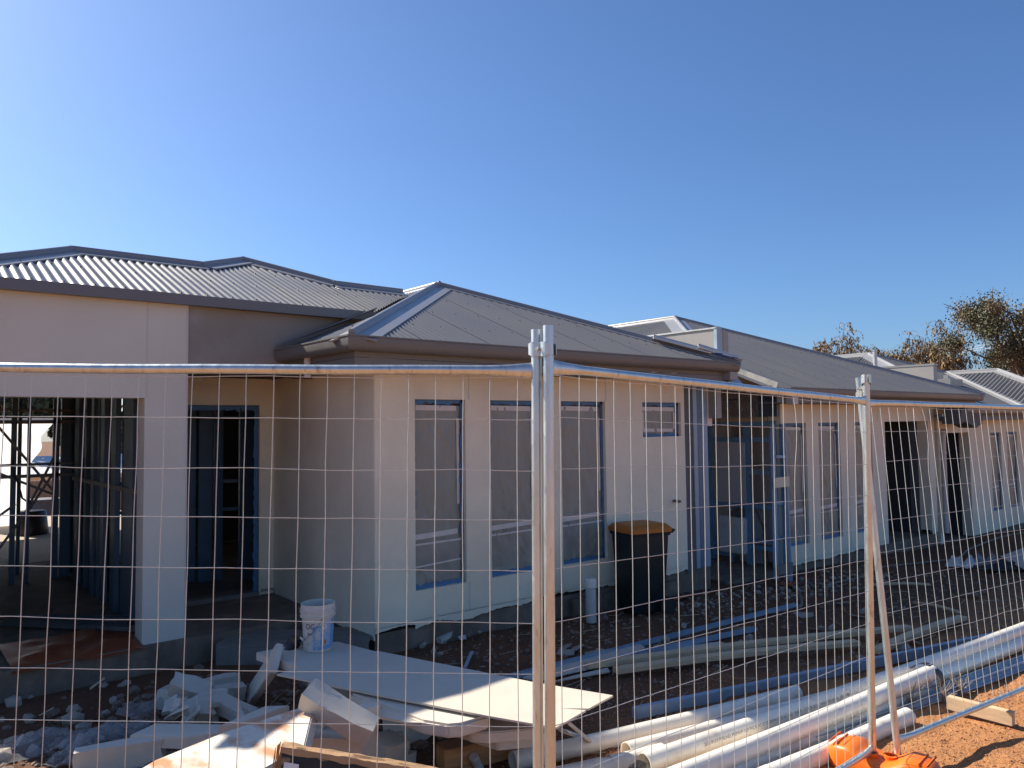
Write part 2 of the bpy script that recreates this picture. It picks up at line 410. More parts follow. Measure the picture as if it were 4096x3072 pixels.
def cap(parent, p, q, droop, w=0.15, name='hip_cap', m=M_cap, rise=0.014, roll=0.028):
    p, q = Vector(p), Vector(q); d = (q - p).normalized()
    h = d.cross(Vector((0, 0, 1))).normalized(); up = h.cross(d).normalized()
    pr = [(-w, -w * droop), (-w, -w * droop - 0.012), None]
    half = [(w, -w * droop), (roll * 1.15, -roll * droop * 1.1)]
    arc = [(roll * math.cos(a), roll * 0.5 + roll * math.sin(a)) for a in [R(-20 + 220 * i / 8) for i in range(9)]]
    top = half + arc + [(-roll * 1.15, -roll * droop * 1.1), (-w, -w * droop)]
    bot = [(-w, -w * droop - 0.014), (0, -0.016), (w, -w * droop - 0.014)]
    prof = top + bot
    b = MB(); n = len(prof)
    A = [p + h * x + up * (y + rise) for x, y in prof]; B = [q + h * x + up * (y + rise) for x, y in prof]
    b.add(A + B, [(i, (i + 1) % n, n + (i + 1) % n, n + i) for i in range(n)] + [tuple(range(n))[::-1], tuple(range(n, 2 * n))])
    return b.build(name, m, parent, smooth=True)

GUT = [(0, 0), (0.08, 0), (0.1, 0.015), (0.115, 0.05), (0.115, 0.108), (0.122, 0.112), (0.122, 0.124), (0.106, 0.124), (0.106, 0.11), (0.1, 0.095), (0, 0.07)]
def gutter(parent, p, q, out, m=M_gut):
    """p,q = back bottom line, out = horizontal outward"""
    p, q, out = Vector(p), Vector(q), Vector(out)
    b = MB(); Z = Vector((0, 0, 1)); n = len(GUT)
    b.add([p + out * x + Z * y for x, y in GUT] + [q + out * x + Z * y for x, y in GUT],
          [(i, (i + 1) % n, n + (i + 1) % n, n + i) for i in range(n)] + [tuple(range(n))[::-1], tuple(range(n, 2 * n))])
    return b.build('gutter', m, parent, smooth=True)

def boards(parent, p, q, out, z0, z1, n=3, m=M_eave, t=0.018):
    """horizontal eave boards, each a part with a shadow gap"""
    h = (z1 - z0) / n
    for i in range(n):
        b = MB(); a, c = Vector((p[0], p[1], 0)), Vector((q[0], q[1], 0)); o_ = Vector(out) * t
        zl, zh = z0 + i * h + 0.004, z0 + (i + 1) * h
        b.prism([a + Vector((0, 0, zl)), c + Vector((0, 0, zl)), c + Vector((0, 0, zh)), a + Vector((0, 0, zh))], o_)
        b.build('eave_board', m, parent)

def wrinkle_sheet(b, u0, u1, z0, z1, v, amp, seed, nu=26, nv=60):
    def fn(s, t):
        u = u0 + (u1 - u0) * s; z = z0 + (z1 - z0) * t
        e = min(s, 1 - s, 0.15) / 0.15
        d = amp * e * (nz(u * 11 + z * 2 + seed, z * 1.3, seed) + 0.9 * nz(u * 24 + z * 9, z * 4.0 - u * 3, seed + 3) + 0.5 * nz(u * 40 - z * 16, z * 6, seed + 4) + 0.8 * max(0, 0.25 - t) * nz(u * 14 + z * 12, z * 14, seed + 8) * 4)
        return Vector((u, v - 0.006 + d * 0.9, z))
    b.grid(fn, nu, nv)

def window(house, u0, u1, z0, z1, v, seed, transom=True, style=0):
    """masked-up window set in a reveal; v = outer wall face"""
    vf = v + 0.085
    b = MB(); fw = 0.042
    zt = z0 + 0.66 * 0.62
    b.box((u0, vf, z0), (u0 + fw, vf + 0.06, z1)); b.box((u1 - fw, vf, z0), (u1, vf + 0.06, z1))
    b.box((u0 + fw, vf, z1 - fw), (u1 - fw, vf + 0.06, z1)); b.box((u0 + fw, vf, z0), (u1 - fw, vf + 0.06, z0 + fw))
    if transom: b.box((u0 + fw, vf - 0.012, zt), (u1 - fw, vf + 0.05, zt + 0.05))
    w = b.build('window', M_alu, house)
    p = MB(); p.box((u0 + fw, vf + 0.03, z0 + fw), (u1 - fw, vf + 0.036, z1 - fw)); p.build('pane', M_glass, w)
    f = MB(); wrinkle_sheet(f, u0 + 0.02, u1 - 0.02, (zt + 0.03) if transom else z0 + 0.02, z1 - 0.06, vf - 0.018, 0.015, seed); f.build('masking_film', M_film, w, smooth=True, fix=False)
    if transom:
        f = MB(); wrinkle_sheet(f, u0 + 0.01, u1 - 0.01, z0 + 0.01, zt + 0.03, vf - 0.022, 0.02, seed + 5, 26, 26); f.build('masking_film', M_film, w, smooth=True, fix=False)
    # tape strips, slightly crooked
    def strip(a0, a1, c0, c1, dv, sk=0.0):
        t = MB(); t.prism([(a0, vf - dv, c0 + sk), (a1, vf - dv, c0 - sk), (a1, vf - dv, c1 - sk), (a0, vf - dv, c1 + sk)], (0, 0.002, 0)); t.build('masking_tape', M_tape, w)
    strip(u0 + 0.05, u1 - 0.07, z1 - 0.105, z1 - 0.055, 0.03, 0.003)
    if transom:
        strip(u1 - 0.07, u1 - 0.04, zt + 0.35, z1 - 0.18, 0.031)
        strip(u0 + 0.03, u1 - 0.07, zt + 0.055, zt + 0.105, 0.034, -0.008)
        strip(u0 + 0.01, u1 - 0.03, zt - 0.005, zt + 0.013, 0.036, -0.003)
        if style == 0: strip(u0 + 0.02, u1 - 0.02, zt - 0.2, zt - 0.185, 0.038, -0.012)
    else:
        strip(u0 + 0.05, u0 + 0.085, z0 + 0.09, z1 - 0.12, 0.031); strip(u1 - 0.09, u1 - 0.055, z0 + 0.09, z1 - 0.12, 0.031)
        strip(u0 + 0.07, u1 - 0.1, z0 + 0.06, z0 + 0.1, 0.032, 0.004)
    # blue flashing tape with a torn edge round the reveal
    t = MB()
    def ragged(a, c, horiz, at_, inw):
        n = 26
        for i in range(n):
            x0 = a + (c - a) * i / n; x1 = a + (c - a) * (i + 1) / n
            wv = 0.04 + 0.026 * nz(x0 * 23 + seed, at_ * 3)
            if horiz: t.box((x0, vf - 0.044, at_), (x1, vf - 0.042, at_ + inw * wv))
            else: t.box((at_, vf - 0.044, x0), (at_ + inw * wv * 0.8, vf - 0.042, x1))
    ragged(u0, u1, True, z1, -1); ragged(z0, z1, False, u1, -1); ragged(u0, u1, True, z0, 1); ragged(z0 + .6, z1, False, u0, 1)
    t.build('flashing_tape', M_blued, w)
    return w

def joint(house, u, z0, z1, v):
    b = MB(); b.box((u - 0.007, v - 0.003, z0), (u + 0.007, v + 0.004, z1)); b.build('control_joint', M_joint, house)

def ragged_foot(house, u0, u1, z, v, m, depth=0.09, seed=0.0, slope=0.0, t=0.012):
    """lower edge of the render coat, broken off unevenly above the slab"""
    b = MB(); n = max(6, int((u1 - u0) / 0.016))
    top, bot = [], []
    for i in range(n + 1):
        u = u0 + (u1 - u0) * i / n
        d = depth * (0.6 + 0.7 * nz(u * 2.3 + seed, seed) + 0.18 * nz(u * 13, seed + 3) + 0.14 * nz(u * 41, seed + 5)) + slope * i / n
        bot.append((u, v, z - max(0.004, d))); top.append((u, v, z))
    P = [Vector(p) for p in top] + [Vector(p) for p in bot]
    Q = [p + Vector((0, t, 0)) for p in P]
    m_ = n + 1
    f = [(i, i + 1, m_ + i + 1, m_ + i) for i in range(n)] + [(2 * m_ + m_ + i, 2 * m_ + m_ + i + 1, m_ + i + 1, m_ + i) for i in range(n)]
    b.add(P + Q, f); b.build('render_edge', m, house, fix=False)

def stud_v(house, u, v, z0, z1, w=0.09, d=0.04, m=M_blue, name='stud', holes=True, turn=False):
    """steel C stud, w along Y (or along X when turned)"""
    b = MB()
    if turn: b.channel((u, v, z0), (u, v, z1), w, d, up=(0, 1, 0))
    else: b.channel((u, v, z0), (u, v, z1), w, d, up=(1, 0, 0))
    o = b.build(name, m, house)
    return o

SL = 0.41
# ------------------------------------------------------------------ A: house on the left with the porch
FA = 0.13
A = thing('house', (1.8, 7.1, 0.0), 'left house with tall rendered wall, open framed bays and a glaring corrugated roof', 'house', 'unfinished rendered houses in a row')
b = MB(); wall_mb(b, 0.2, 2.135, FA, 3.05, 7.1, 7.32, [(0.42, 1.785, FA, 2.22)])
b.box((0.2, 7.32, FA), (0.4, 16.5, 3.05)); b.build('wall', M_walll, A)
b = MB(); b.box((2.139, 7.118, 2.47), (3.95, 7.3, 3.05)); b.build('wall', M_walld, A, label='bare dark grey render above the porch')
joint(A, 1.80, 2.22, 3.05, 7.1)
b = MB(); b.box((2.128, 7.094, FA + 0.02), (2.139, 7.12, 3.05)); b.build('corner_bead', M_joint, A)
ragged_foot(A, 1.785, 2.135, FA + 0.02, 7.088, M_tape, 0.05, 4.0)
# slab
b = MB(); b.box((0.2, 7.04, -1.2), (3.43, 19.2, FA)); b.box((3.43, 8.35, -1.2), (8.7, 19.2, FA - 0.01)); b.build('concrete_slab', M_conc, A)
b = MB(); b.box((0.25, 12.5, FA), (8.6, 19.1, FA + 0.004)); b.build('floor_finish', M_floor, A)
# porch back wall with its door opening, ceiling
b = MB(); wall_mb(b, 1.96, 3.44, FA, 2.56, 8.32, 8.46, [(2.25, 3.27, FA, 2.2)]); b.build('wall', M_wall, A)
b = MB(); b.box((3.27, 8.31, FA), (3.285, 8.33, 2.2)); b.box((2.25, 8.31, 2.2), (3.285, 8.33, 2.212)); b.build('door_trim', M_wall, A)
b = MB(); b.box((2.14, 7.3, 2.475), (3.43, 7.5, 2.487)); b.build('soffit', M_soffit, A)
b = MB()
for i in range(30):
    x0 = 2.14 + 1.28 * i / 30; d = 0.02 + 0.03 * abs(nz(x0 * 11, 2))
    b.box((x0, 7.31, 2.468 - d), (x0 + 1.28 / 30, 7.316, 2.4745))
b.build('torn_wrap', M_black, A)
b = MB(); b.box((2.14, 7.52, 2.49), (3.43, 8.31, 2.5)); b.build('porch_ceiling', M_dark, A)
# door reveal: blue flashing tape, threshold
b = MB()
for i in range(34):
    x0 = 2.26 + 1.0 * i / 34; d = 0.05 + 0.035 * nz(x0 * 29, 1)
    b.box((x0, 8.345, 2.195 - d), (x0 + 1.0 / 34, 8.35, 2.195))
for i in range(40):
    z0 = FA + 2.06 * i / 40; d = 0.045 + 0.03 * nz(z0 * 17, 5)
    b.box((3.265 - d, 8.34, z0), (3.265, 8.345, z0 + 2.06 / 40))
b.build('flashing_tape', M_blued, A)
b = MB(); b.box((2.2, 8.3, FA), (3.27, 8.44, FA + 0.045)); b.build('threshold', M_woodg, A)
ragged_foot(A, 3.29, 3.44, FA + 0.06, 8.312, M_stone, 0.05, 2.0)
# framed room inside: side stud wall seen through the bay (runs into the house)
for i, v in enumerate([7.55, 7.72, 7.95, 8.2, 8.6, 8.78, 9.12, 9.5, 9.62, 10.1, 10.45, 10.62, 11.1]):
    stud_v(A, 1.88 + 0.02 * (i % 2), v, FA, 2.6, w=[0.12, 0.1, 0.16, 0.2][i % 4], d=0.045)
b = MB(); b.channel((1.875, 7.4, 1.37), (1.875, 10.7, 1.37), 0.045, 0.02, up=(1, 0, 0)); b.build('noggin', M_strap, A)
b = MB(); b.box((1.93, 7.6, FA), (1.95, 8.5, 2.6)); b.build('lining_sheet', M_blue, A)
for u_, v_, w_ in ((1.30, 10.95, 0.055), (1.46, 10.98, 0.035), (1.44, 11.6, 0.04), (1.75, 11.0, 0.07), (1.86, 11.05, 0.1), (0.95, 11.0, 0.05), (2.03, 11.3, 0.14)):
    stud_v(A, u_, v_, FA, 2.62, w=w_, d=0.05, turn=True)
for z_, h_ in ((2.06, 0.045), (2.2, 0.03), (1.40, 0.04), (1.54, 0.03), (2.42, 0.05)):
    b = MB(); b.bar((0.45, 11.02, z_), (2.0, 11.02, z_), 0.04, h_); b.build('frame_rail', M_strap, A)
for p, q in (((0.62, 10.93, 1.72), (1.75, 10.93, 1.15)), ((1.1, 10.92, 2.05), (1.72, 10.92, 1.2)), ((1.0, 10.94, 0.3), (1.42, 10.94, 0.95)), ((1.42, 10.94, 0.95), (1.75, 10.94, 1.7)), ((1.46, 10.91, 1.0), (1.75, 10.91, 1.5)), ((0.9, 10.9, 0.75), (1.32, 10.9, 1.08))):
    b = MB(); b.bar(p, q, 0.004, 0.03, up=(0.3, 0, 1)); b.build('brace_strap', M_strap, A)
b = MB(); b.tube([(1.28, 10.86, 1.62), (1.27, 10.85, 1.5), (1.34, 10.85, 1.32), (1.38, 10.85, 1.15), (1.46, 10.85, 1.08)], 0.012, 6); b.build('loose_strap', M_strap, A)
# roof trusses glimpsed under the roof
for v_ in (10.5, 11.3, 11.9):
    b = MB(); b.bar((0.4, v_, 2.5), (3.4, v_, 2.5), 0.05, 0.05)
    for i in range(6): b.bar((0.4 + 0.5 * i, v_, 2.5), (0.65 + 0.5 * i, v_, 2.95), 0.03, 0.03); b.bar((0.65 + 0.5 * i, v_, 2.95), (0.9 + 0.5 * i, v_, 2.5), 0.03, 0.03)
    b.build('roof_truss', M_tin, A)
# inner partition seen through the porch door
for u_, v_, w_ in ((2.62, 10.2, 0.09), (2.82, 10.2, 0.07), (2.9, 9.6, 0.2), (3.08, 9.5, 0.16), (3.22, 9.45, 0.1), (3.5, 9.3, 0.16), (3.75, 9.3, 0.12), (3.9, 9.3, 0.1), (2.45, 11.0, 0.05)):
    stud_v(A, u_, v_, FA, 2.6, w=w_, d=0.05, turn=True)
for z_ in (1.3, 0.95, 2.1):
    b = MB(); b.bar((2.3, 10.2, z_), (4.0, 9.6, z_ - 0.02), 0.03, 0.04); b.build('noggin', M_blue, A)
# closed rear of the room behind the porch, leaving narrow slits of daylight
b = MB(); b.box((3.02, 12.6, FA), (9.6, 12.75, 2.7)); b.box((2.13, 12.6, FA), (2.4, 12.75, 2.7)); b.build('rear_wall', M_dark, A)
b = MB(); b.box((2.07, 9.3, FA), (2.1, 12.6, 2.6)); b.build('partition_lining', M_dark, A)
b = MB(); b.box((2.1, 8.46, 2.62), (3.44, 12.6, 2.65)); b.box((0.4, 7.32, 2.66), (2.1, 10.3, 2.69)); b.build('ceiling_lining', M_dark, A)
# fascia
b = MB(); b.box((0.15, 7.0, 3.045), (3.99, 7.06, 3.135)); b.build('fascia', M_fas, A)
b = MB(); b.box((0.15, 7.062, 3.052), (3.95, 7.1, 3.06)); b.build('soffit', M_gut, A)
# roof: front slope
def poly(pts):
    def f(s):
        for (a, x), (c, y) in zip(pts, pts[1:]):
            if a <= s <= c: return x + (y - x) * (s - a) / (c - a) if c > a else y
        return pts[0][1] if s < pts[0][0] else pts[-1][1]
    return f
kt = math.hypot(1, SL)
topA = poly([(0.17, 0.0), (1.45, 1.40), (2.69, 1.40), (3.35, 2.02), (4.14, 1.23), (5.05, 1.21)])
roof_face(A, (0, 7.03, 3.12), (1, 0, 0), (0, 1, SL), 0.17, 5.05, lambda s: kt * max(0, s - 3.95), lambda s: kt * max(topA(s), max(0, s - 3.95) + 0.003), per=10, amp=0.0085, screws=((0.09, 3), (0.75, 3), (1.4, 3)))
def PA(u, d): return Vector((u, 7.03 + d, 3.12 + SL * d))
cap(A, PA(0.17, 0.0), PA(1.45, 1.40), 0.29, name='hip_cap')
cap(A, PA(1.42, 1.40), PA(2.71, 1.40), 0.41, name='ridge_cap')
cap(A, PA(2.67, 1.38), PA(3.37, 2.03), 0.25, name='hip_cap')
cap(A, PA(3.33, 2.03), PA(4.16, 1.22), 0.29, name='hip_cap')
cap(A, PA(4.12, 1.23), PA(5.06, 1.21), 0.41, name='ridge_cap')
b = MB()
kA = [(0.17, 0.0), (1.45, 1.40), (2.69, 1.40), (3.35, 2.02), (4.14, 1.23), (5.05, 1.21)]
tops = [PA(u, d) - Vector((0, 0, 0.02)) for u, d in kA]
backs = [Vector((p.x, 18.4, max(2.75, p.z - 0.9))) for p in tops]
b.add(tops + backs, [(i, i + 1, len(kA) + i + 1, len(kA) + i) for i in range(len(kA) - 1)]); b.build('rear_roof', M_roof, A, fix=False)

# ------------------------------------------------------------------ hip-ended blocks B and C
def hip_block(H, uL, uR, vG, zG, apex_v, ridge_v, left_lo, front_lo=None, front_min=None, per=8, screws=(), left=True, right_cap=True, dv=0.0, sl=None):
    um = (uL + uR) / 2; half = um - uL; s_ = (SL if sl is None else sl); k = math.hypot(1, s_)
    zR = zG + half * s_
    roof_face(H, (0, vG, zG), (1, 0, 0), (0, 1, s_), front_min or uL, uR, front_lo or (lambda s: 0.0), lambda s: k * max(0.004, min(s - uL, uR - s)), per=per, screws=screws, amp=0.006)
    if left:
        roof_face(H, (uL, 0, zG), (0, 1, 0), (1, 0, s_), vG, ridge_v, left_lo, lambda v: k * min(v - vG + 0.003, half), per=per, screws=((0.6, 3), (1.5, 3)))
    b = MB(); b.add([(um, vG + half, zR - 0.02), (um, ridge_v, zR - 0.02), (uR, ridge_v, zG), (uR, vG + 0.02, zG - 0.01)], [(0, 1, 2, 3)]); b.build('far_roof', M_roof, H, fix=False)
    cap(H, (uL + 0.07, vG + 0.07, zG + 0.07 * s_), (um, vG + half, zR), 0.29, w=0.2)
    if right_cap: cap(H, (um, vG + half, zR), (uR, vG, zG), 0.29, w=0.11)
    cap(H, (um, vG + half - 0.05, zR), (um, ridge_v, zR), 0.41, w=0.16, name='ridge_cap')
    return um, zR

FB = 0.13
B = thing('house', (5.65, 6.1, -0.05), 'near house with three tall masked windows and a grey pyramid hip roof', 'house', 'unfinished rendered houses in a row')
uB0, uB1, vB = 3.444, 7.88, 6.1
holesB = [(3.87, 4.458, 0.43, 2.2), (4.77, 5.42, 0.43, 2.2), (5.745, 6.435, 0.43, 2.2), (7.08, 7.81, 1.78, 2.2)]
b = MB(); b.box((uB0, vB - 0.014, 0.16), (3.868, vB, 2.56)); b.build('corner_pier', M_wall, B)
b = MB(); wall_mb(b, uB0, uB1, 0.16, 2.56, vB, vB + 0.2, holesB); b.build('wall', M_wall, B)
b = MB(); b.box((uB0 - 0.003, vB + 0.001, 0.16), (uB0 + 0.18, 8.32, 2.56)); b.build('side_wall', M_wall, B)
b = MB(); b.box((3.62, 8.5, 0.0), (7.75, 8.62, 2.6)); b.box((3.6, 6.3, 2.5), (7.75, 8.5, 2.53)); b.build('inner_shade_lining', M_dark, B)
b = MB(); b.box((uB0 + 0.02, vB + 0.03, -0.45), (8.38, 8.34, 0.1)); b.build('concrete_slab', M_conc, B)
for n_, sgn in (('', 1),): pass
ragged_foot(B, uB0, 3.87, 0.165, vB - 0.014, M_wall, 0.07, 1.0)
ragged_foot(B, 3.87, 7.88, 0.165, vB, M_wall, 0.085, 2.3)
b = MB(); b.prism([(uB0 - 0.004, vB, 0.165), (uB0 - 0.004, 8.3, 0.165), (uB0 - 0.004, 8.3, 0.12), (uB0 - 0.004, 7.2, 0.1), (uB0 - 0.004, 6.4, 0.05), (uB0 - 0.004, vB, 0.06)], (0.01, 0, 0)); b.build('render_edge', M_wall, B)
joint(B, 4.50, 2.2, 2.56, vB); joint(B, 4.49, 0.16, 0.43, vB); joint(B, 4.765, 2.2, 2.56, vB); joint(B, 6.45, 2.2, 2.56, vB)
window(B, *holesB[0], vB, 1.0, style=0); window(B, *holesB[1], vB, 13.0, style=1); window(B, *holesB[2], vB, 27.0, style=1); window(B, *holesB[3], vB, 40.0, transom=False)
b = MB(); b.tube([(7.62, vB - 0.11, 0.985), (7.62, vB + 0.01, 0.985)], 0.018, 10); b.build('conduit_stub', M_gut, B)
# foundation blocks standing proud under the third window
for i in range(4):
    b = MB(); x0 = 5.85 + 0.47 * i; b.box((x0, vB - 0.03, -0.25), (x0 + 0.46, vB + 0.05, 0.055 - 0.012 * i)); b.build('foundation_block', M_conc, B, bevel=0.006)
b = MB(); b.box((7.75, vB + 0.2, 0.0), (7.88, 12.5, 2.6)); b.build('side_wall', M_wall, B)
# torn end of the wall: dark sheet, edge studs
b = MB(); b.prism([(7.885, vB + 0.012, 0.06), (8.055, vB + 0.012, 0.06), (8.055, vB + 0.012, 2.5), (7.885, vB + 0.012, 2.5)], (0, 0.03, 0)); b.build('cement_sheet', M_dsheet, B)
for u_, w_, m_ in ((8.10, 0.08, M_bluel), (8.19, 0.085, M_blue), (8.295, 0.11, M_bluel)):
    stud_v(B, u_, vB + 0.0, 0.1, 2.5, w=w_, d=0.05, m=m_, turn=True)
b = MB(); b.box((8.37, vB + 0.01, 1.9), (8.47, vB + 0.03, 2.5)); b.build('edge_board', M_pink, B)
uBL, uBR, vBG, zBG = 2.93, 8.38, 5.6, 2.67
# eaves
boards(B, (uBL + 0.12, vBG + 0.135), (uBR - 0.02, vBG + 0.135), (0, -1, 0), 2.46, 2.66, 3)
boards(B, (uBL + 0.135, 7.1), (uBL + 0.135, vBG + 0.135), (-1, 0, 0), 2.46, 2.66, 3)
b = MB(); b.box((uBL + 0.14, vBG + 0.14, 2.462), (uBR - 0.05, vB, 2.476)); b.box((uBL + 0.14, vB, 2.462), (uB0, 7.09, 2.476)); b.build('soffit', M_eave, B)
gb = MB(); ng = len(GUT); oL, oF = Vector((-1, 0, 0)), Vector((0, -1, 0)); cP = Vector((uBL + 0.115, vBG + 0.115, 2.575)); zU = Vector((0, 0, 1))
for base_, out_ in ((Vector((uBL + 0.115, 7.09, 2.575)), oL), (cP, oL + oF), (Vector((uBR, vBG + 0.115, 2.575)), oF)):
    gb.v += [base_ + out_ * x + zU * y for x, y in GUT]
gb.f = [(k * ng + i, k * ng + (i + 1) % ng, (k + 1) * ng + (i + 1) % ng, (k + 1) * ng + i) for k in range(2) for i in range(ng)] + [tuple(range(ng))[::-1], tuple(range(2 * ng, 3 * ng))]
gb.build('gutter', M_gut, B, smooth=True)
def leftB(v):
    if v < 7.06: return 0.0
    return kt * min(v - 6.05, 2.2)
umB, zRB = hip_block(B, uBL, uBR, vBG, zBG, 8.32, 12.8, leftB, per=8, screws=((0.07, 2), (0.62, 4), (1.25, 4), (1.9, 4)))
# gutter outlets
b = MB(); b.tube([(uBL + 0.09, 6.55, 2.585), (uBL + 0.09, 6.55, 2.40)], 0.032, 14); b.build('gutter_outlet', M_pvcg, B)
b = MB(); b.box((uBR - 0.19, vBG + 0.02, 2.475), (uBR - 0.03, vBG + 0.12, 2.575)); b.build('gutter_outlet', M_party, B)
# apron flashing against house A
b = MB(); b.prism([(uBL + 0.0, 7.06, 2.72), (3.98, 7.06, 3.14), (3.98, 6.97, 3.17), (uBL + 0.02, 6.97, 2.73)], (0, 0.0, 0.012)); b.build('apron_flashing', M_fas, B)
# loose cap pieces and a scrap of blue wrap on the unfinished right hip
q0 = Vector((umB, vBG + 2.725, zRB)); q1 = Vector((uBR, vBG, zBG))
cap(B, q0.lerp(q1, 0.72) + Vector((0, 0, 0.04)), q0.lerp(q1, 0.9) + Vector((0.02, 0, 0.035)), 0.1, w=0.13, m=M_tin)
cap(B, q0.lerp(q1, 0.86) + Vector((0.05, 0.02, 0.075)), q0.lerp(q1, 1.0) + Vector((0.03, 0.05, 0.06)), 0.1, w=0.12, m=M_tin)
b = MB(); b.grid(lambda s, t: q0.lerp(q1, 0.9 + 0.08 * s) + Vector((0, -0.14 + 0.1 * t, 0.03 + 0.02 * nz(s * 5, t * 5))), 8, 4); b.build('wrap_scrap', mat('blue_wrap', (0.08, 0.2, 0.55), 0.5), B, fix=False)
# party wall rising between the roofs
b = MB(); b.box((8.40, 5.98, 2.0), (8.50, 12.0, 3.165)); b.box((8.40, 6.38, -0.2), (8.50, 12.0, 2.0)); b.build('party_wall', M_party, B)
b = MB(); b.box((8.385, 5.96, 3.165), (8.52, 12.0, 3.185)); b.build('party_wall_cap', M_tin, B)
b = MB(); b.channel((8.44, 5.945, 2.55), (8.44, 5.945, 3.19), 0.1, 0.045, up=(0, 1, 0)); b.build('stud', M_bluel, B)
b = MB(); b.box((8.51, 5.93, 2.6), (8.62, 5.945, 3.14)); b.build('party_wall_end', M_party, B)

# ------------------------------------------------------------------ C: middle house
FC = -0.15
C = thing('house', (12.0, 6.1, -0.3), 'middle house with steel meter frame in its open porch and three narrow masked windows', 'house', 'unfinished rendered houses in a row')
holesC = [(10.2, 10.79, 0.13, 1.92), (11.14, 11.8, 0.13, 1.92), (12.27, 12.87, 0.13, 1.92), (13.35, 15.1, FC - 0.1, 1.92)]
b = MB(); wall_mb(b, 10.1, 15.36, -0.1, 2.3, vB, vB + 0.2, holesC)
b.box((13.17, vB + 0.2, -0.1), (13.35, 7.9, 2.3)); b.build('wall', M_wall, C)
b = MB(); b.box((8.75, 8.2, -0.4), (10.0, 8.35, 2.3)); b.build('wall', M_wall, C)
pv = on_u(3640, 1900, 15.09).y
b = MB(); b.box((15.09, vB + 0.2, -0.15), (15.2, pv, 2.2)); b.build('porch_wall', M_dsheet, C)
b = MB(); b.box((10.9, 8.3, -0.15), (17.5, 8.4, 2.3)); b.box((10.9, 6.3, 2.15), (15.1, 8.3, 2.18)); b.box((15.09, pv, -0.15), (15.2, 8.3, 2.15)); b.build('inner_shade_lining', M_dark, C)  # dark sheets paint the shade inside, the last one fills the door opening
b = MB(); b.box((10.8, 6.3, -0.15), (10.85, 8.3, 2.3)); b.build('lining_board', M_pink, C)
b = MB(); b.box((13.4, 7.9, 1.86), (14.3, 7.96, 1.93)); b.build('door_head', M_tape, C)
b = MB(); b.box((8.75, 6.14, -0.6), (15.34, 8.3, -0.17)); b.box((10.02, 6.08, -0.6), (10.4, 6.2, -0.25)); b.build('concrete_slab', M_conc, C)
ragged_foot(C, 10.1, 13.35, -0.095, vB, M_wall, 0.09, 5.1); ragged_foot(C, 15.12, 15.36, -0.095, vB, M_wall, 0.1, 6.0)
for i, h in enumerate(holesC[:3]): window(C, *h, vB, 60.0 + 11 * i, style=1)
joint(C, 10.98, 1.92, 2.3, vB); joint(C, 12.05, -0.1, 2.3, vB); joint(C, 13.1, 1.92, 2.3, vB)
# meter frame: side wall of the porch still bare steel, facing left
uF = 10.05
for v_, w_ in ((7.32, 0.09), (6.66, 0.08), (6.22, 0.09)):
    stud_v(C, uF, v_, -0.37, 1.9, w=w_, d=0.05, m=M_bluef)
stud_v(C, uF + 0.01, 6.98, -0.37, 0.65, w=0.04, d=0.05, m=M_bluef); stud_v(C, uF + 0.3, 7.05, -0.37, 1.9, w=0.04, d=0.04, m=M_tin); stud_v(C, uF + 0.32, 6.93, -0.37, 1.9, w=0.04, d=0.04, m=M_tin)
stud_v(C, uF + 0.2, 6.35, -0.37, 1.9, w=0.05, d=0.04, m=M_bluef)
for z_, a, c in ((1.92, 6.15, 7.4), (1.68, 6.2, 7.35), (0.70, 6.2, 7.35), (0.1, 6.2, 7.35), (-0.33, 6.15, 7.4), (-0.05, 6.9, 7.35)):
    b = MB(); b.channel((uF - 0.005, a, z_), (uF - 0.005, c, z_), 0.07, 0.05, up=(1, 0, 0)); b.build('frame_rail', M_bluef, C)
for z_ in (1.2, 0.2):
    b = MB(); b.channel((uF - 0.02, 6.22, z_), (uF - 0.02, 6.64, z_), 0.07, 0.05, up=(1, 0, 0)); b.build('noggin', M_bluel, C)
b = MB(); b.box((uF - 0.03, 6.69, 0.73), (uF + 0.12, 7.16, 1.64)); b.box((uF - 0.034, 6.66, 0.73), (uF - 0.015, 6.74, 1.64)); b.build('meter_box', M_meter, C, bevel=0.004)
mb = MB(); mb.box((uF - 0.07, 6.68, -0.02), (uF + 0.1, 7.14, 0.52)); mbo = mb.build('meter_box', M_meterl, C, bevel=0.02)
b = MB()
for zz in (0.4, 0.37, 0.34):
    b.box((uF - 0.076, 6.98, zz), (uF - 0.07, 7.05, zz + 0.01)); b.box((uF - 0.076, 6.8, zz), (uF - 0.07, 6.86, zz + 0.01))
b.build('louvres', M_meter, mbo)
b = MB(); b.box((uF - 0.09, 6.7, 0.53), (uF + 0.02, 6.9, 0.62)); b.build('meter_regulator', M_gut, C, bevel=0.015)
b = MB(); b.tube([(uF - 0.03, 7.3, -0.16), (uF - 0.03, 6.75, -0.19), (uF - 0.06, 6.66, -0.2)], 0.014, 8); b.tube([(uF - 0.06, 6.66 + 0.05 * math.cos(a), -0.22 + 0.05 * math.sin(a)) for a in [R(36 * i) for i in range(11)]], 0.009, 6); b.build('copper_line', M_copper, C)
b = MB(); b.tube([(uF + 0.1, 7.1, 0.42 + 0.5), (uF + 0.05, 6.6, 0.75), (uF + 0.05, 6.42, 0.35), (uF + 0.05, 6.38, -0.1), (uF + 0.03, 6.4, -0.15)], 0.014, 8); b.build('cable', M_hose, C)
b = MB(); b.tube([(uF - 0.05, 6.62, -0.16), (uF - 0.25, 6.2, -0.5), (uF - 0.3, 6.0, -0.62)], 0.014, 8); b.build('cable', M_hose, C)
b = MB(); b.box((uF + 0.42, 6.2, -0.2), (uF + 0.44, 6.7, 2.1)); b.box((uF + 0.42, 7.2, -0.2), (uF + 0.44, 8.0, 2.1)); b.build('lining_board', M_pink, C)
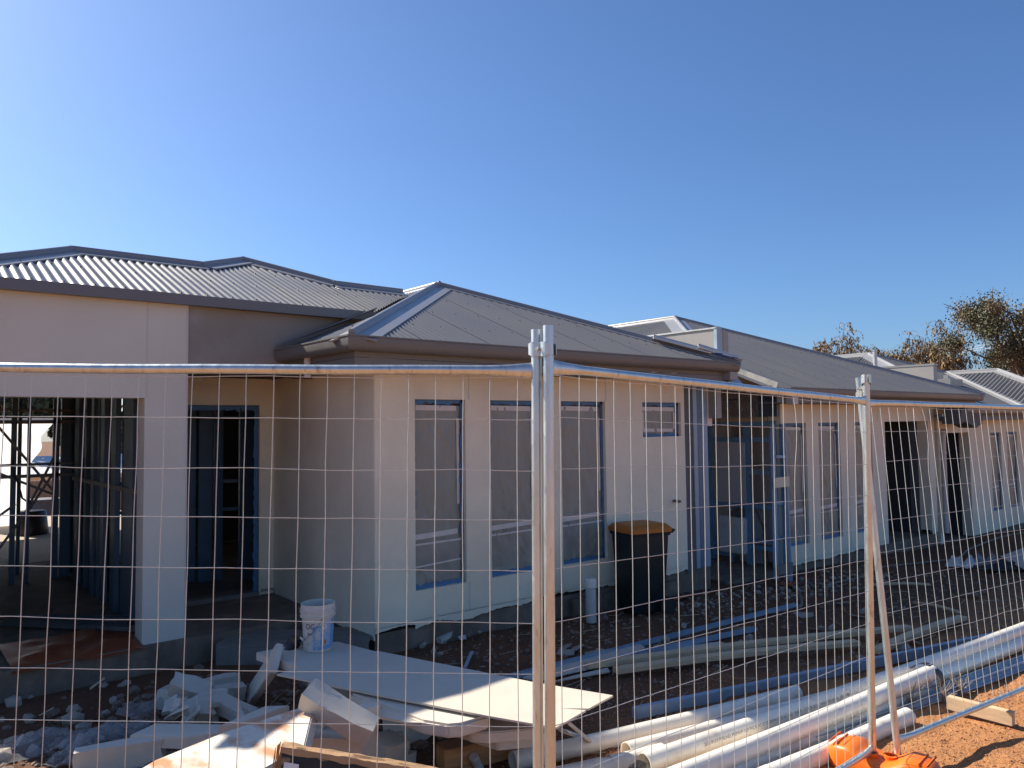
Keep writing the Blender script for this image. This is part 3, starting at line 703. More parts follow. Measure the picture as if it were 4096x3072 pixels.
b = MB(); b.box((uF + 0.2, 6.55, -0.2), (uF + 0.22, 6.95, 0.6)); b.build('backing_sheet', M_meter, C)
# little truss panel over the frame
tr = [((uF, 6.44, 2.03), (uF, 7.0, 2.03)), ((uF, 6.44, 2.32), (uF, 7.0, 2.32)), ((uF, 6.44, 2.03), (uF, 6.44, 2.32)), ((uF, 7.0, 2.03), (uF, 7.0, 2.32)), ((uF, 6.95, 2.3), (uF, 6.76, 2.05)), ((uF, 6.76, 2.05), (uF, 6.62, 2.3)), ((uF, 6.62, 2.3), (uF, 6.46, 2.05)), ((uF, 7.08, 1.9), (uF, 7.08, 2.34)), ((uF, 7.17, 1.9), (uF, 7.17, 2.34)), ((uF, 7.0, 2.32), (uF, 7.3, 2.36))]
for p, q in tr:
    b = MB(); b.bar(p, q, 0.03, 0.035, up=(1, 0, 0)); b.build('truss_member', M_tin, C)
b = MB(); b.box((uF + 0.2, 6.45, 2.03), (uF + 0.5, 7.0, 2.34)); b.build('insulation_bag', M_meter, C, bevel=0.08)
b = MB(); b.box((uF - 0.01, 6.12, 2.02), (uF + 0.03, 6.42, 2.34)); b.build('frame_plate', M_blue, C)
b = MB(); b.box((uF - 0.01, 6.3, 1.95), (uF + 0.02, 7.25, 2.01)); b.build('timber_plate', M_wood, C)
# roof
uCL, uCR, zCG = 8.19, 16.45, 2.39
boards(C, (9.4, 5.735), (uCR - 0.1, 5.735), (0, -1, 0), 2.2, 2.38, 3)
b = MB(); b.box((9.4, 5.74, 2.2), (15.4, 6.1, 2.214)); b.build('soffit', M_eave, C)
gutter(C, (9.55, 5.715, 2.29), (uCR, 5.715, 2.29), (0, -1, 0))
b = MB(); b.box((9.62, 5.62, 2.18), (9.76, 5.72, 2.29)); b.build('gutter_outlet', M_pvcg, C)
def leftC(v): return 0.6
def frontC(s): return 0.0
umC, zRC = hip_block(C, uCL, uCR, 5.6, zCG, 9.73, 14.0, leftC, front_lo=frontC, front_min=8.95, per=6, screws=((0.07, 2), (0.75, 4), (1.5, 4), (2.3, 4), (3.1, 4)), sl=0.4)
# raw roof edges at the gap beside the party wall
for p, q in (((9.22, 5.6, zCG + 0.03), (9.22, 6.28, zCG + 0.29)), ((9.2, 6.35, zCG + 0.32), (9.2, 6.62, zCG + 0.43))):
    b = MB(); b.bar(p, q, 0.02, 0.09); b.build('barge_flashing', M_tin, C)
# downpipe on the porch pier
b = MB(); b.tube([(15.5, 5.98, 1.75), (15.53, 6.02, 1.6), (15.53, 6.02, -0.18)], 0.05, 14); b.tube([(15.53, 6.02, 1.30), (15.53, 6.02, 1.34)], 0.056, 14); b.build('downpipe', M_pvcg, C, smooth=True)
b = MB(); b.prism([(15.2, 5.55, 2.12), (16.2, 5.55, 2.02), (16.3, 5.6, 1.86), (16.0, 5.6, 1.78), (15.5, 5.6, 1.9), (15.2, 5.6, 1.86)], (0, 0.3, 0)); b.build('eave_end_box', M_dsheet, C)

# ------------------------------------------------------------------ D: far house
D = thing('house', (18.5, 6.1, -0.5), 'far right house beyond the downpipe with ribbed sunlit roof and dark doorway', 'house', 'unfinished rendered houses in a row')
holesD = [(15.66, 17.05, -0.45, 1.68), (18.2, 18.8, 0.0, 1.65), (19.15, 19.8, 0.0, 1.65)]
b = MB(); wall_mb(b, 15.5, 24.0, -0.4, 2.0, vB + 0.01, vB + 0.2, holesD); b.build('wall', M_wall, D)
b = MB(); b.box((17.06, vB + 0.2, -0.4), (17.2, 7.8, 2.0)); b.build('porch_wall', M_dark, D)  # wall coloured near-black to stand for shade in the open doorway
b = MB(); b.box((16.7, 6.6, -0.45), (17.05, 6.75, 1.9)); b.box((15.5, 8.0, -0.4), (24.0, 8.1, 2.0)); b.box((15.5, 6.3, 1.85), (24, 8.0, 1.88)); b.build('inner_shade_lining', M_dark, D)  # dark sheets painting the shade behind the openings
b = MB(); b.box((15.42, 6.15, -0.9), (24.0, 8.0, -0.42)); b.build('concrete_slab', M_conc, D)
for i, h in enumerate(holesD[1:]): window(D, *h, vB + 0.01, 90.0 + 9 * i, style=1)
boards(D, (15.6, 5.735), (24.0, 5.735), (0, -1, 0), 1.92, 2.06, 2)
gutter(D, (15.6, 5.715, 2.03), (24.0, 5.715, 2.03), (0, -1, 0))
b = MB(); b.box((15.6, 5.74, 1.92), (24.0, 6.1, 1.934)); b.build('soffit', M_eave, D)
kD = math.hypot(1, 0.4)
zDG = 2.14
PITCHC = 0.1
topD = poly([(15.99, 0.0), (19.75, 3.76), (21.1, 2.4), (22.0, 1.5)])
loD = poly([(15.9, 0.0), (18.55, 0.0), (21.1, 2.39), (22.0, 3.0)])
roof_face(D, (0, 5.6, zDG), (1, 0, 0), (0, 1, 0.4), 15.99, 21.1, lambda s: kD * loD(s), lambda s: kD * max(topD(s), loD(s) + 0.004), per=5)
roof_face(D, (15.99, 0, zDG), (0, 1, 0), (1, 0, 0.4), 5.6, 14.0, lambda v: 0.0, lambda v: kD * min(v - 5.597, 3.76), per=6, amp=0.014)
cap(D, (15.99, 5.6, zDG), (19.75, 9.36, zDG + 1.504), 0.28, w=0.2, m=M_cap)
cap(D, (19.75, 9.36, zDG + 1.504), (21.12, 8.0, zDG + 0.96), 0.28, w=0.12)
cap(D, (19.75, 9.3, zDG + 1.504), (19.75, 14.0, zDG + 1.504), 0.4, w=0.17, name='ridge_cap', m=M_cap)
b = MB(); b.add([(19.75, 9.36, zDG + 1.48), (19.75, 14, zDG + 1.48), (23.5, 14, zDG), (23.5, 6.5, zDG), (21.1, 8.0, zDG + 0.94)], [(0, 1, 2, 3, 4)]); b.build('far_roof', M_roof, D, fix=False)
# party wall cap and vent post crossing D's left slope
b = MB(); b.box((16.75, 6.6, 3.06), (16.95, 9.2, 3.10)); b.build('party_wall_cap', M_cap, D)
b = MB(); b.box((16.76, 6.62, 2.3), (16.94, 9.2, 3.06)); b.build('party_wall', M_party, D)
b = MB(); b.tube([(17.0, 7.92, 2.75), (17.0, 7.92, 3.46)], 0.045, 10); b.build('vent_pipe', M_tin, D)
b = MB(); b.box((18.6, 7.0, 2.66), (19.3, 7.35, 2.86)); b.box((18.75, 7.1, 2.86), (18.82, 7.2, 2.95)); b.build('flue_box', M_cap, D)
# front wing of D: bright ribbed slope facing left
kE = math.hypot(1, 0.385)
roof_face(D, (18.55, 0, 2.14), (0, 1, 0), (1, 0, 0.385), 4.9, 8.0, lambda v: kE * max(0.0, (v - 5.6) * 1.0625), lambda v: kE * min(2.55, max((v - 4.3), 0.02)) if v < 7.0 else kE * 2.55, per=6, amp=0.016, m=M_roof)
cap(D, (21.1, 6.85, 3.125), (21.1, 8.05, 3.125), 0.4, w=0.15, name='ridge_cap', m=M_cap)
cap(D, (19.0, 4.75, 2.32), (21.1, 6.85, 3.125), 0.28, w=0.13, m=M_cap)
cap(D, (18.6, 5.6, 2.17), (21.1, 7.98, 3.12), -0.1, w=0.12, name='valley_trim', m=M_cap)
b = MB(); b.add([(21.1, 6.85, 3.1), (21.1, 10, 3.1), (24, 10, 2.1), (24, 4.6, 2.1), (19.2, 4.8, 2.3)], [(0, 1, 2, 3), (0, 3, 4)]); b.build('far_roof', M_roof, D, fix=False)

# ================================================================== SITE FENCE (three temporary panels)
RP = 0.172
def lerp(a, b_, t): return a + (b_ - a) * t
def fence_panel(label, TL, TR, BL, BR, nwire, first, last, rows=10, posts=(True, True), top_ext=0.145, flat=(False, False), bent=(), r=0.0175):
    TL, TR, BL, BR = map(Vector, (TL, TR, BL, BR))
    P = thing('temporary_fence', tuple((BL + BR) / 2), label, 'fence panel', 'temporary mesh fence panels')
    A_ = (TR - TL).normalized()
    nrm = A_.cross((TL - BL).normalized()).normalized()
    if nrm.y > 0: nrm = -nrm                      # towards the road
    def S(s, t):                                  # s 0..1 along, t 0 top .. 1 bottom
        return lerp(lerp(TL, TR, s), lerp(BL, BR, s), t)
    def rail(t, name):
        b = MB(); n = 28
        rings = []
        for i in range(n + 1):
            s = i / n; p = S(s, t) + Vector((0, 0, 0.003 * nz(s * 4, t * 3 + TL.x)))
            e = min(s, 1 - s) * (TR - TL).length       # distance to the nearer end: pipe is crushed flat at its ends
            k = clamp(e / 0.14, 0, 1); k = k * k * (3 - 2 * k)
            hx, hz = r * (0.45 + 0.55 * k), r * (1.75 - 0.75 * k)
            up = (TL - BL).normalized()
            rings.append([p + nrm * hx * math.cos(a) + up * hz * math.sin(a) for a in [2 * math.pi * j / 14 for j in range(14)]])
        b.v = [v for rg in rings for v in rg]
        b.f = [(i * 14 + j, i * 14 + (j + 1) % 14, (i + 1) * 14 + (j + 1) % 14, (i + 1) * 14 + j) for i in range(n) for j in range(14)]
        b.build(name, M_galv, P, smooth=True)
    rail(0.0, 'top_rail'); rail(1.0, 'bottom_rail')
    for k, (T, Bo) in enumerate(((TL, BL), (TR, BR))):
        if not posts[k]: continue
        d = (T - Bo).normalized()
        b = MB(); a0 = Bo - d * 0.1; a1 = T + d * top_ext
        b.tube([a0, lerp(a0, a1, 0.5), a1], r * 1.06, 18, cap=False)
        b.lathe([(r * 1.06, 0), (r * 0.86, 0), (r * 0.86, -0.12)], a1, 18, M=d.to_track_quat('Z', 'Y').to_matrix())
        b.build('post', M_galv, P, smooth=True)
    front = nrm * (r * 0.2)
    for i in range(nwire):
        s = first + (last - first) * i / (nwire - 1)
        kk = {b_[0]: b_[1:] for b_ in bent}.get(i)
        path = []
        for j in range(0, rows * 2 + 3):
            t = j / (rows * 2 + 2)
            p = S(s, t) + A_ * (0.0035 * nz(i * 3.7, t * 9, TL.x)) + front
            if kk and t < 0.2:
                w = math.sin(math.pi * clamp(t / 0.2, 0, 1)); p += A_ * kk[0] * w + nrm * 0.01 * w
            path.append(p)
        b = MB(); b.tube(path, 0.0016, 5, cap=False); b.build('vertical_wire', M_wire, P, smooth=True, fix=False)
    L_ = (TR - TL).length
    for j in range(rows + 1):
        t = (j + 1) / (rows + 1) if j < rows else 0.004
        if j == rows: t = (r + 0.006) / (TL - BL).length
        path = []
        for i in range(0, nwire * 2):
            s = lerp(-0.001 + 0.008, 1 - 0.008, i / (nwire * 2 - 1))
            dip = -0.006 * abs(math.sin(math.pi * 3 * s + j)) * (j % 3 == 1)
            path.append(S(s, t) + Vector((0, 0, 0.0022 * nz(s * 20, j * 3.3, TL.y) + dip)) + front + nrm * 0.0038)
        b = MB(); b.tube(path, 0.00145, 5, cap=False); b.build('horizontal_wire', M_wire, P, smooth=True, fix=False)
    return P
H_ = RP * 11
# left panel: square on to the camera
LO = Vector((0.44, 3.15, 0.05 + EYE)); LA = Vector((0.7598, -0.6497, -0.02)).normalized(); LU = Vector((0.024, 0.012, 0.9996))
fl = lambda s, k: LO + LA * s - LU * (k * RP)
fence_panel('left fence panel facing the camera square on, in front of the porch', fl(1.757 - 2.4, -1), fl(1.757, -1), fl(1.757 - 2.4, 10), fl(1.757, 10), 25, 0.021, 0.972)
# middle panel
def at_depth(x, y, D_):
    d = ray(x, y); return O + d * D_
MT0, MB0 = Vector((1.79, 1.96, EYE + 0.197)), Vector((1.735, 1.93, EYE - 1.69))
MT1, MB1 = at_depth(3466, 1603, 4.29), at_depth(3491, 2998, 4.26)
fence_panel('middle fence panel running away to the right in front of the masked windows', MT0, MT1, MB0, MB1, 26, 0.022, 0.975, bent=((9, -0.012), (17, 0.012)))
# right panel leans back towards the houses
P3 = Vector((4.535, 2.14, -0.068 + EYE)); A3 = Vector((0.995, -0.099, -0.012)).normalized(); U3 = Vector((0.02, 0.078, 0.9968)).normalized()
f3 = lambda s, k: P3 + A3 * s - U3 * (k * RP)
fence_panel('right fence panel leaning back towards the houses above the pipe stack', f3(-0.093, -1), f3(2.307, -1), f3(-0.093, 10), f3(2.307, 10), 25, 0.039, 0.97, bent=((5, -0.03), (6, 0.02), (13, -0.022)))

def clamp_part(label, p, q, up, w=0.062, h=0.05):
    """pressed steel coupler gripping two posts"""
    p, q, up = Vector(p), Vector(q), Vector(up).normalized()
    T = thing('fence_clamp', tuple((p + q) / 2), label, 'clamp', 'steel couplers joining fence posts')
    d = (q - p).normalized(); n = d.cross(up).normalized()
    if n.dot(O - p) < 0: n = -n
    pl = MB()
    # two plates bulging round the tubes
    for sg in (1, -1):
        prof = []
        L_ = (q - p).length; e = 0.027
        for i in range(25):
            s = -e + (L_ + 2 * e) * i / 24
            dist = min(abs(s), abs(s - L_)); bul = 0.0235 * math.sqrt(max(0, 1 - (dist / 0.029) ** 2)) if dist < 0.029 else 0
            prof.append((s, max(0.005, bul)))
        hh = h / 2
        vs, fs = [], []
        for i, (s, o_) in enumerate(prof):
            for (o2, z) in ((o_, -hh), (o_, hh), (o_ + 0.003, hh), (o_ + 0.003, -hh)):
                vs.append(p + d * s + n * sg * o2 + up * z * (1 - 0.25 * abs(i - 12) / 12 * (0 if 4 < i < 20 else 1)))
        m_ = len(prof)
        for i in range(m_ - 1):
            for k in range(4): fs.append((4 * i + k, 4 * i + (k + 1) % 4, 4 * i + 4 + (k + 1) % 4, 4 * i + 4 + k))
        fs += [(0, 1, 2, 3), tuple(4 * (m_ - 1) + k for k in (3, 2, 1, 0))]
        pl = MB(); pl.add(vs, fs); pl.build('plate', M_galv, T, smooth=True)
    c = (p + q) / 2
    b = MB(); b.tube([c - n * 0.03, c + n * 0.034], 0.006, 10); b.build('bolt', M_tin, T)
    b = MB(); b.tube([c + n * 0.009, c + n * 0.02], 0.011, 6); b.build('nut', M_tin, T)
d1 = (fl(1.757, -1) - fl(1.757, 10)).normalized(); d2 = (MT0 - MB0).normalized()
clamp_part('steel coupler clamping the two upright posts in the middle of the view', fl(1.757, -1) + d1 * 0.075, MT0 + d2 * 0.062, (0, 0, 1))
d3 = (f3(-0.093, -1) - f3(-0.093, 10)).normalized(); dm = (MT1 - MB1).normalized()
clamp_part('bright steel coupler joining the crossed posts on the right', f3(-0.093, -1) + d3 * 0.03, MT1 + dm * 0.115, (0, 0, 1), h=0.062)

# orange plastic fence foot
def fence_foot():
    c = Vector((4.3, 2.04, 0.02))
    T = thing('fence_weight', tuple(c), 'bright orange plastic fence foot under the crossed posts', 'fence weight')
    ax = Vector((-0.12, 0.99, 0)).normalized(); sd = Vector((0.99, 0.12, 0))
    def shell(s, t):
        a = t * 2 * math.pi; L_ = 0.3
        e = 1 - abs(2 * s - 1) ** 6
        w = 0.125 * (0.72 + 0.28 * abs(math.cos(math.pi * (s - 0.5) * 1.0)) ** 0.5) * max(0.25, e ** 0.5)
        hgt = 0.155 * (0.62 + 0.38 * min(1, (abs(2 * s - 1) / 0.45) ** 2)) * max(0.55, e ** 0.4)
        ca, sa = math.cos(a), math.sin(a)
        x = math.copysign(abs(ca) ** 0.4, ca) * w; z = (math.copysign(abs(sa) ** 0.4, sa) * 0.5 + 0.5) * hgt
        return c + ax * (s - 0.5) * 2 * L_ + sd * x + Vector((0, 0, z - 0.02))
    b = MB(); b.grid(shell, 26, 24)
    for s in (0.0, 1.0): b.add([shell(s, t / 24) for t in range(24)], [tuple(range(24))])
    b.build('body', M_org, T, smooth=True, fix=False)
    for k in (-0.24, -0.2, 0.18, 0.22, 0.26):
        b = MB(); b.bar(c + ax * k - sd * 0.09 + Vector((0, 0, 0.128)), c + ax * k + sd * 0.09 + Vector((0, 0, 0.128)), 0.014, 0.012); b.build('rib', M_org, T, bevel=0.005)
    for k in (-0.03, 0.06):
        b = MB(); b.lathe([(0.034, 0.05), (0.036, 0.1), (0.026, 0.101), (0.025, 0.05)], c + ax * k + sd * (0.02 if k < 0 else -0.01), 16); b.build('post_socket', M_org, T, smooth=True)
fence_foot()

# ================================================================== THINGS ON THE GROUND
def bumpy_box(b, c, size, rot, seed=0.0, chip=0.012, cuts=3):
    """box with worn, slightly uneven faces"""
    c = Vector(c); M = Matrix.Rotation(rot[2], 3, 'Z') @ Matrix.Rotation(rot[1], 3, 'Y') @ Matrix.Rotation(rot[0], 3, 'X')
    bm = bmesh.new(); bmesh.ops.create_cube(bm, size=1.0)
    bmesh.ops.subdivide_edges(bm, edges=bm.edges[:], cuts=cuts, use_grid_fill=True)
    for v in bm.verts:
        p = Vector((v.co.x * size[0], v.co.y * size[1], v.co.z * size[2]))
        edge = sum(1 for k in range(3) if abs(v.co[k]) > 0.49)
        a = chip * (0.25 if edge == 1 else 1.0 if edge == 2 else 1.6)
        q = p + Vector((nz(p.x * 14 + seed, p.y * 14, p.z * 14), nz(p.y * 14 + seed + 9, p.x * 14, p.z * 14), nz(p.z * 14 + seed + 5, p.x * 14, p.y * 14))) * a
        v.co = M @ q + c
    bm.verts.index_update()
    b.add([v.co.copy() for v in bm.verts], [tuple(v.index for v in f.verts) for f in bm.faces]); bm.free()

def plate(pts, t, m, name, label, cat, group=None, parent=None, wob=0.0, bevel=0.002):
    """flat board from top-surface corners (3d), t thick downwards"""
    b = MB(); b.prism([Vector(p) for p in pts], (0, 0, -t))
    return b.build(name, m, parent, label=label, cat=cat, group=group, bevel=bevel)

def foam(px, z, size, rot, label, seed):
    """foam offcut whose centre shows at photo pixel px, z above the dirt"""
    p = on_g(px[0], px[1], z)
    b = MB(); bumpy_box(b, p, size, rot, seed)
    return b.build('foam_block', M_foam, label=label, cat='foam block', group='broken foam offcuts', smooth=True)

# ---- board stack
g0 = 0.0
z1 = 0.405
sheet = [on_z(1107, 2696, z1), on_z(1230, 2662, z1), on_z(1509, 2603, z1 + 0.0), on_z(2128, 2727, z1 - 0.005), on_z(2452, 2781, z1 - 0.02), on_z(2354, 2834, z1 - 0.02), on_z(2240, 2833, z1 - .018), on_z(2344, 2840, z1 - 0.022), on_z(2223, 2910, z1 - 0.025), on_z(1952, 2863, z1 - 0.01), on_z(1500, 2776, z1)]
plate(sheet, 0.011, M_sheet, 'plasterboard_sheet', 'large pale sheet on the board stack, half in sun, with a cracked right end', 'board', bevel=0)
z2 = 0.392
plate([on_z(1024, 2609, z2), on_z(1144, 2586, z2), on_z(1353, 2566, z2), on_z(1640, 2640, z2), on_z(1260, 2700, z2), on_z(1196, 2668, z2)], 0.055, M_foam, 'foam_board', 'thick white foam board the bucket stands on', 'board', bevel=0.004)
z3 = 0.37
plate([on_z(1395, 2770, z3 + 0.01), on_z(1600, 2760, z3), on_z(1960, 2860, z3), on_z(1845, 2893, z3), on_z(1790, 2898, z3), on_z(1690, 2882, z3)], 0.075, M_foam, 'foam_board', 'rough foam board poking out from under the large sheet, its blunt end in sun', 'board', bevel=0.012)
z4 = 0.285
plate([on_z(1880, 2925, z4), on_z(1760, 2870, z4), on_z(2060, 2880, z4), on_z(2160, 2912, z4), on_z(1952, 2930, z4)], 0.06, M_foam, 'foam_board', 'upper of two foam slabs resting on the orange timber', 'board', bevel=0.006)
z5 = 0.22
plate([on_z(1990, 2960, z5), on_z(1800, 2900, z5), on_z(2090, 2905, z5), on_z(2200, 2940, z5)], 0.06, M_foam, 'foam_board', 'lower of two foam slabs resting on the orange timber', 'board', bevel=0.006)
z6 = 0.36
plate([on_z(1408, 2840, z6 + .02), on_z(1620, 2830, z6), on_z(1821, 2867, z6 - .0), on_z(1700, 2890, z6), on_z(1625, 2889, z6 - 0.01), on_z(1500, 2866, z6)], 0.009, M_sheet, 'plasterboard_sheet', 'small sunlit white sheet with torn edge in front of the large sheet', 'board', bevel=0)
# supports under the stack
for px, s_, lb in (((1330, 2690), (0.34, 0.12, 0.3), 'foam prop under the left end of the board stack'), ((1640, 2740), (0.3, 0.2, 0.28), 'foam prop hidden under the middle of the board stack'), ((1500, 2640), (0.25, 0.2, 0.3), 'foam prop under the bucket end of the board stack')):
    p = on_z(px[0], px[1], 0.3); b = MB(); bumpy_box(b, (p.x, p.y, s_[2] / 2 - 0.03), s_, (0, 0, 0.4), px[0]); b.build('foam_block', M_foam, label=lb, cat='foam block', group='broken foam offcuts')
b = MB(); pL, pR = on_g(1760, 3035, 0.08), on_g(2190, 2935, 0.08); b.bar(pL, pR, 0.13, 0.135); b.build('timber_beam', M_woodo, label='stout orange timber beam under the foam slabs', cat='timber', bevel=0.004)
b = MB(); b.bar(on_z(2262, 2880, 0.32), on_g(2372, 2975, 0.02), 0.055, 0.018, up=(0.3, -0.5, 1)); b.build('foam_strip', M_foam, label='white strip leaning from the sheet to the dirt left of the pipes', cat='strip', bevel=0.003)
b = MB(); b.bar(on_z(2240, 2920, 0.2), on_g(2330, 2950, 0.02), 0.03, 0.015, up=(0.3, -0.5, 1)); b.build('foam_strip', M_foam, label='thin shaded white strip under the leaning strip', cat='strip')
# ---- bucket on the boards
def pail():
    c = on_z(1272, 2597, z2)
    r0, r1, h = 0.098, 0.118, 0.325
    T = thing('bucket', tuple(c), 'white plastic bucket with blue bubble label standing on the foam board', 'bucket')
    b = MB(); b.lathe([(0.0, 0.004), (r0 - 0.006, 0.0), (r0, 0.006), (r1 - 0.008, h * 0.72), (r1 + 0.004, h * 0.725), (r1 + 0.006, h * 0.76), (r1, h * 0.77), (r1 + 0.001, h * 0.82), (r1 + 0.007, h * 0.825), (r1 + 0.007, h * 0.845), (r1 + 0.001, h * 0.85), (r1 + 0.001, h * 0.88), (r1 + 0.007, h * 0.885), (r1 + 0.007, h * 0.9), (r1, h * 0.905), (r1 - 0.001, h), (r1 - 0.007, h), (r1 - 0.01, h * 0.9), (r0 - 0.006, 0.02), (0.0, 0.02)], c, 40)
    b.build('body', M_pail, T, smooth=True)
    d = (O - c); base = math.atan2(d.y, d.x)
    def cy(th, z, k=0.0015):
        rr = r0 + (r1 - 0.008 - r0) * z / (h * 0.72) + k
        return c + Vector((rr * math.cos(base + th), rr * math.sin(base + th), z))
    # angles: + is to the left as seen from the fence after the sign flip below
    A_ = lambda x: x          # x measured to the right in radians
    def patch(name, x0, x1, zz0, zz1, m, k):
        q = MB(); q.grid(lambda s, t: cy(lerp(x0, x1, s), lerp(zz0, zz1, t), k), 16, 4); return q.build(name, m, T, smooth=True, fix=False)
    patch('label', -0.35, 1.45, 0.02, 0.185, M_bluelab, 0.0012)
    patch('label', 0.3, 0.85, 0.05, 0.215, M_bluelab2, 0.0018)
    patch('label', 0.92, 1.5, 0.1, 0.225, M_bluelab, 0.0018)
    def write(txt, x, z, size, m, k=0.0022, name='lettering'):
        vs, fs = text_mesh(txt, size); q = MB(); q.add([cy(x + v.x / r1, z + v.y, k) for v in vs], fs); q.build(name, m, T, fix=False)
    write('OC', -0.86, 0.165, 0.052, M_ink); write('N', -0.72, 0.12, 0.022, M_ink); write('Fine', -0.66, 0.125, 0.02, M_ink); write('NET', -0.86, 0.055, 0.016, M_ink)
    # hazard diamond
    def shape(name, pts, m, k): q = MB(); q.add([cy(x / r1 + 0.42, z, k) for x, z in pts], [tuple(range(len(pts)))]); q.build(name, m, T, fix=False)
    dz = 0.176
    shape('hazard_diamond', [(0, dz - .03), (.03, dz), (0, dz + .03), (-.03, dz)], M_rust, 0.0026)
    shape('hazard_diamond', [(0, dz - .026), (.026, dz), (0, dz + .026), (-.026, dz)], M_label, 0.003)
    write('!', 0.42 - 0.04, dz - 0.015, 0.042, M_ink, 0.0034)
    for i in range(5): shape('print_line', [(-.02 + .002 * i, .13 - .012 * i), (.024, .13 - .012 * i), (.024, .134 - .012 * i), (-.02 + .002 * i, .134 - .012 * i)], M_ink if i == 0 else M_bluelab, 0.0026)
    for i in range(9): shape('print_line', [(.07, .21 - .011 * i), (.118, .212 - .011 * i), (.118, .2145 - .011 * i), (.07, .2125 - .011 * i)], M_ink if i == 4 else M_label, 0.0028)
    shape('warning_print', [(.0, .055), (.016, .06), (.02, .085), (.004, .09), (-.004, .07)], M_rust, 0.0026)
    rnd = random.Random(3)
    for i in range(16):
        x, z, rr = rnd.uniform(-0.32, 0.28), rnd.uniform(0.035, 0.165), rnd.choice((0.006, 0.009, 0.013, 0.017))
        q = MB(); n = 18
        ring = [cy(x + rr * math.cos(2 * math.pi * k / n) / r1, z + rr * math.sin(2 * math.pi * k / n), 0.0024) for k in range(n)] + [cy(x + rr * .78 * math.cos(2 * math.pi * k / n) / r1, z + rr * .78 * math.sin(2 * math.pi * k / n), 0.0024) for k in range(n)]
        q.add(ring, [(k, (k + 1) % n, n + (k + 1) % n, n + k) for k in range(n)]); q.build('bubble_print', M_meter, T, fix=False)
    # wire handle hanging across the front
    q = MB(); q.tube([cy(lerp(0.33, -1.0, i / 12), lerp(0.245, 0.085, i / 12) - 0.02 * math.sin(math.pi * i / 12), 0.012) for i in range(13)], 0.0022, 6); q.build('handle', M_strap, T)
    q = MB(); q.tube([cy(-1.0, 0.085, 0.014), cy(-1.3, 0.1, 0.02)], 0.007, 8); q.build('handle_grip', M_pail, T)
pail()
p = on_z(1178, 2570, 0.43); b = MB(); bumpy_box(b, p, (0.07, 0.06, 0.09), (0.3, 0.2, 0.4), 5, 0.02); bumpy_box(b, p + Vector((-0.035, -0.01, -0.035)), (0.06, 0.05, 0.07), (0.1, 0.5, 0.4), 9, 0.02); b.build('glove', M_black, label='crumpled dark glove lying against the left of the bucket', cat='glove', smooth=True)
# ---- pallets behind the bucket
def pallet(px, ang, label, size=(0.75, 0.5), z=0.08):
    c = on_z(px[0], px[1], z)
    T = thing('pallet', (c.x, c.y, 0), label, 'pallet', 'old timber pallets by the porch')
    Mz = Matrix.Rotation(ang, 3, 'Z')
    for i in range(3):
        y = (i - 1) * size[1] / 3
        b = MB(); bumpy_box(b, Vector((c.x, c.y, z)) + Mz @ Vector((0, y, -0.015)), (size[0], size[1] / 3 - 0.02, 0.03), (0, 0, ang), i, 0.006); b.build('deck_board', M_woodg, T)
    for x in (-0.47, 0, 0.47):
        b = MB(); bumpy_box(b, Vector((c.x, c.y, (z - 0.03 - 0.1) / 2)) + Mz @ Vector((0, x * size[1], 0)), (size[0] * 0.98, 0.05, z + 0.07), (0, 0, ang), x, 0.004); b.build('bearer', M_woodg, T)
pallet((1075, 2545), -0.75, 'grey timber pallet lying left behind the bucket')
pallet((1385, 2530), -0.75, 'grey timber pallet lying right behind the bucket', (0.5, 0.4), 0.1)
# ---- dirty slab in front, in sun
zc = [(1259, 2811, 0.5), (1218, 2985, 0.45), (1010, 3100, 0.4), (470, 3130, 0.3), (620, 3040, 0.34), (905, 2925, 0.41)]
pts = [on_z(x, y, z) for x, y, z in zc]
b = MB(); b.prism(pts, (0.02, -0.01, -0.07)); b.build('foam_board', M_foamr, label='big tilted foam slab smeared with red dirt, half in sun at the bottom', cat='board', bevel=0.005)
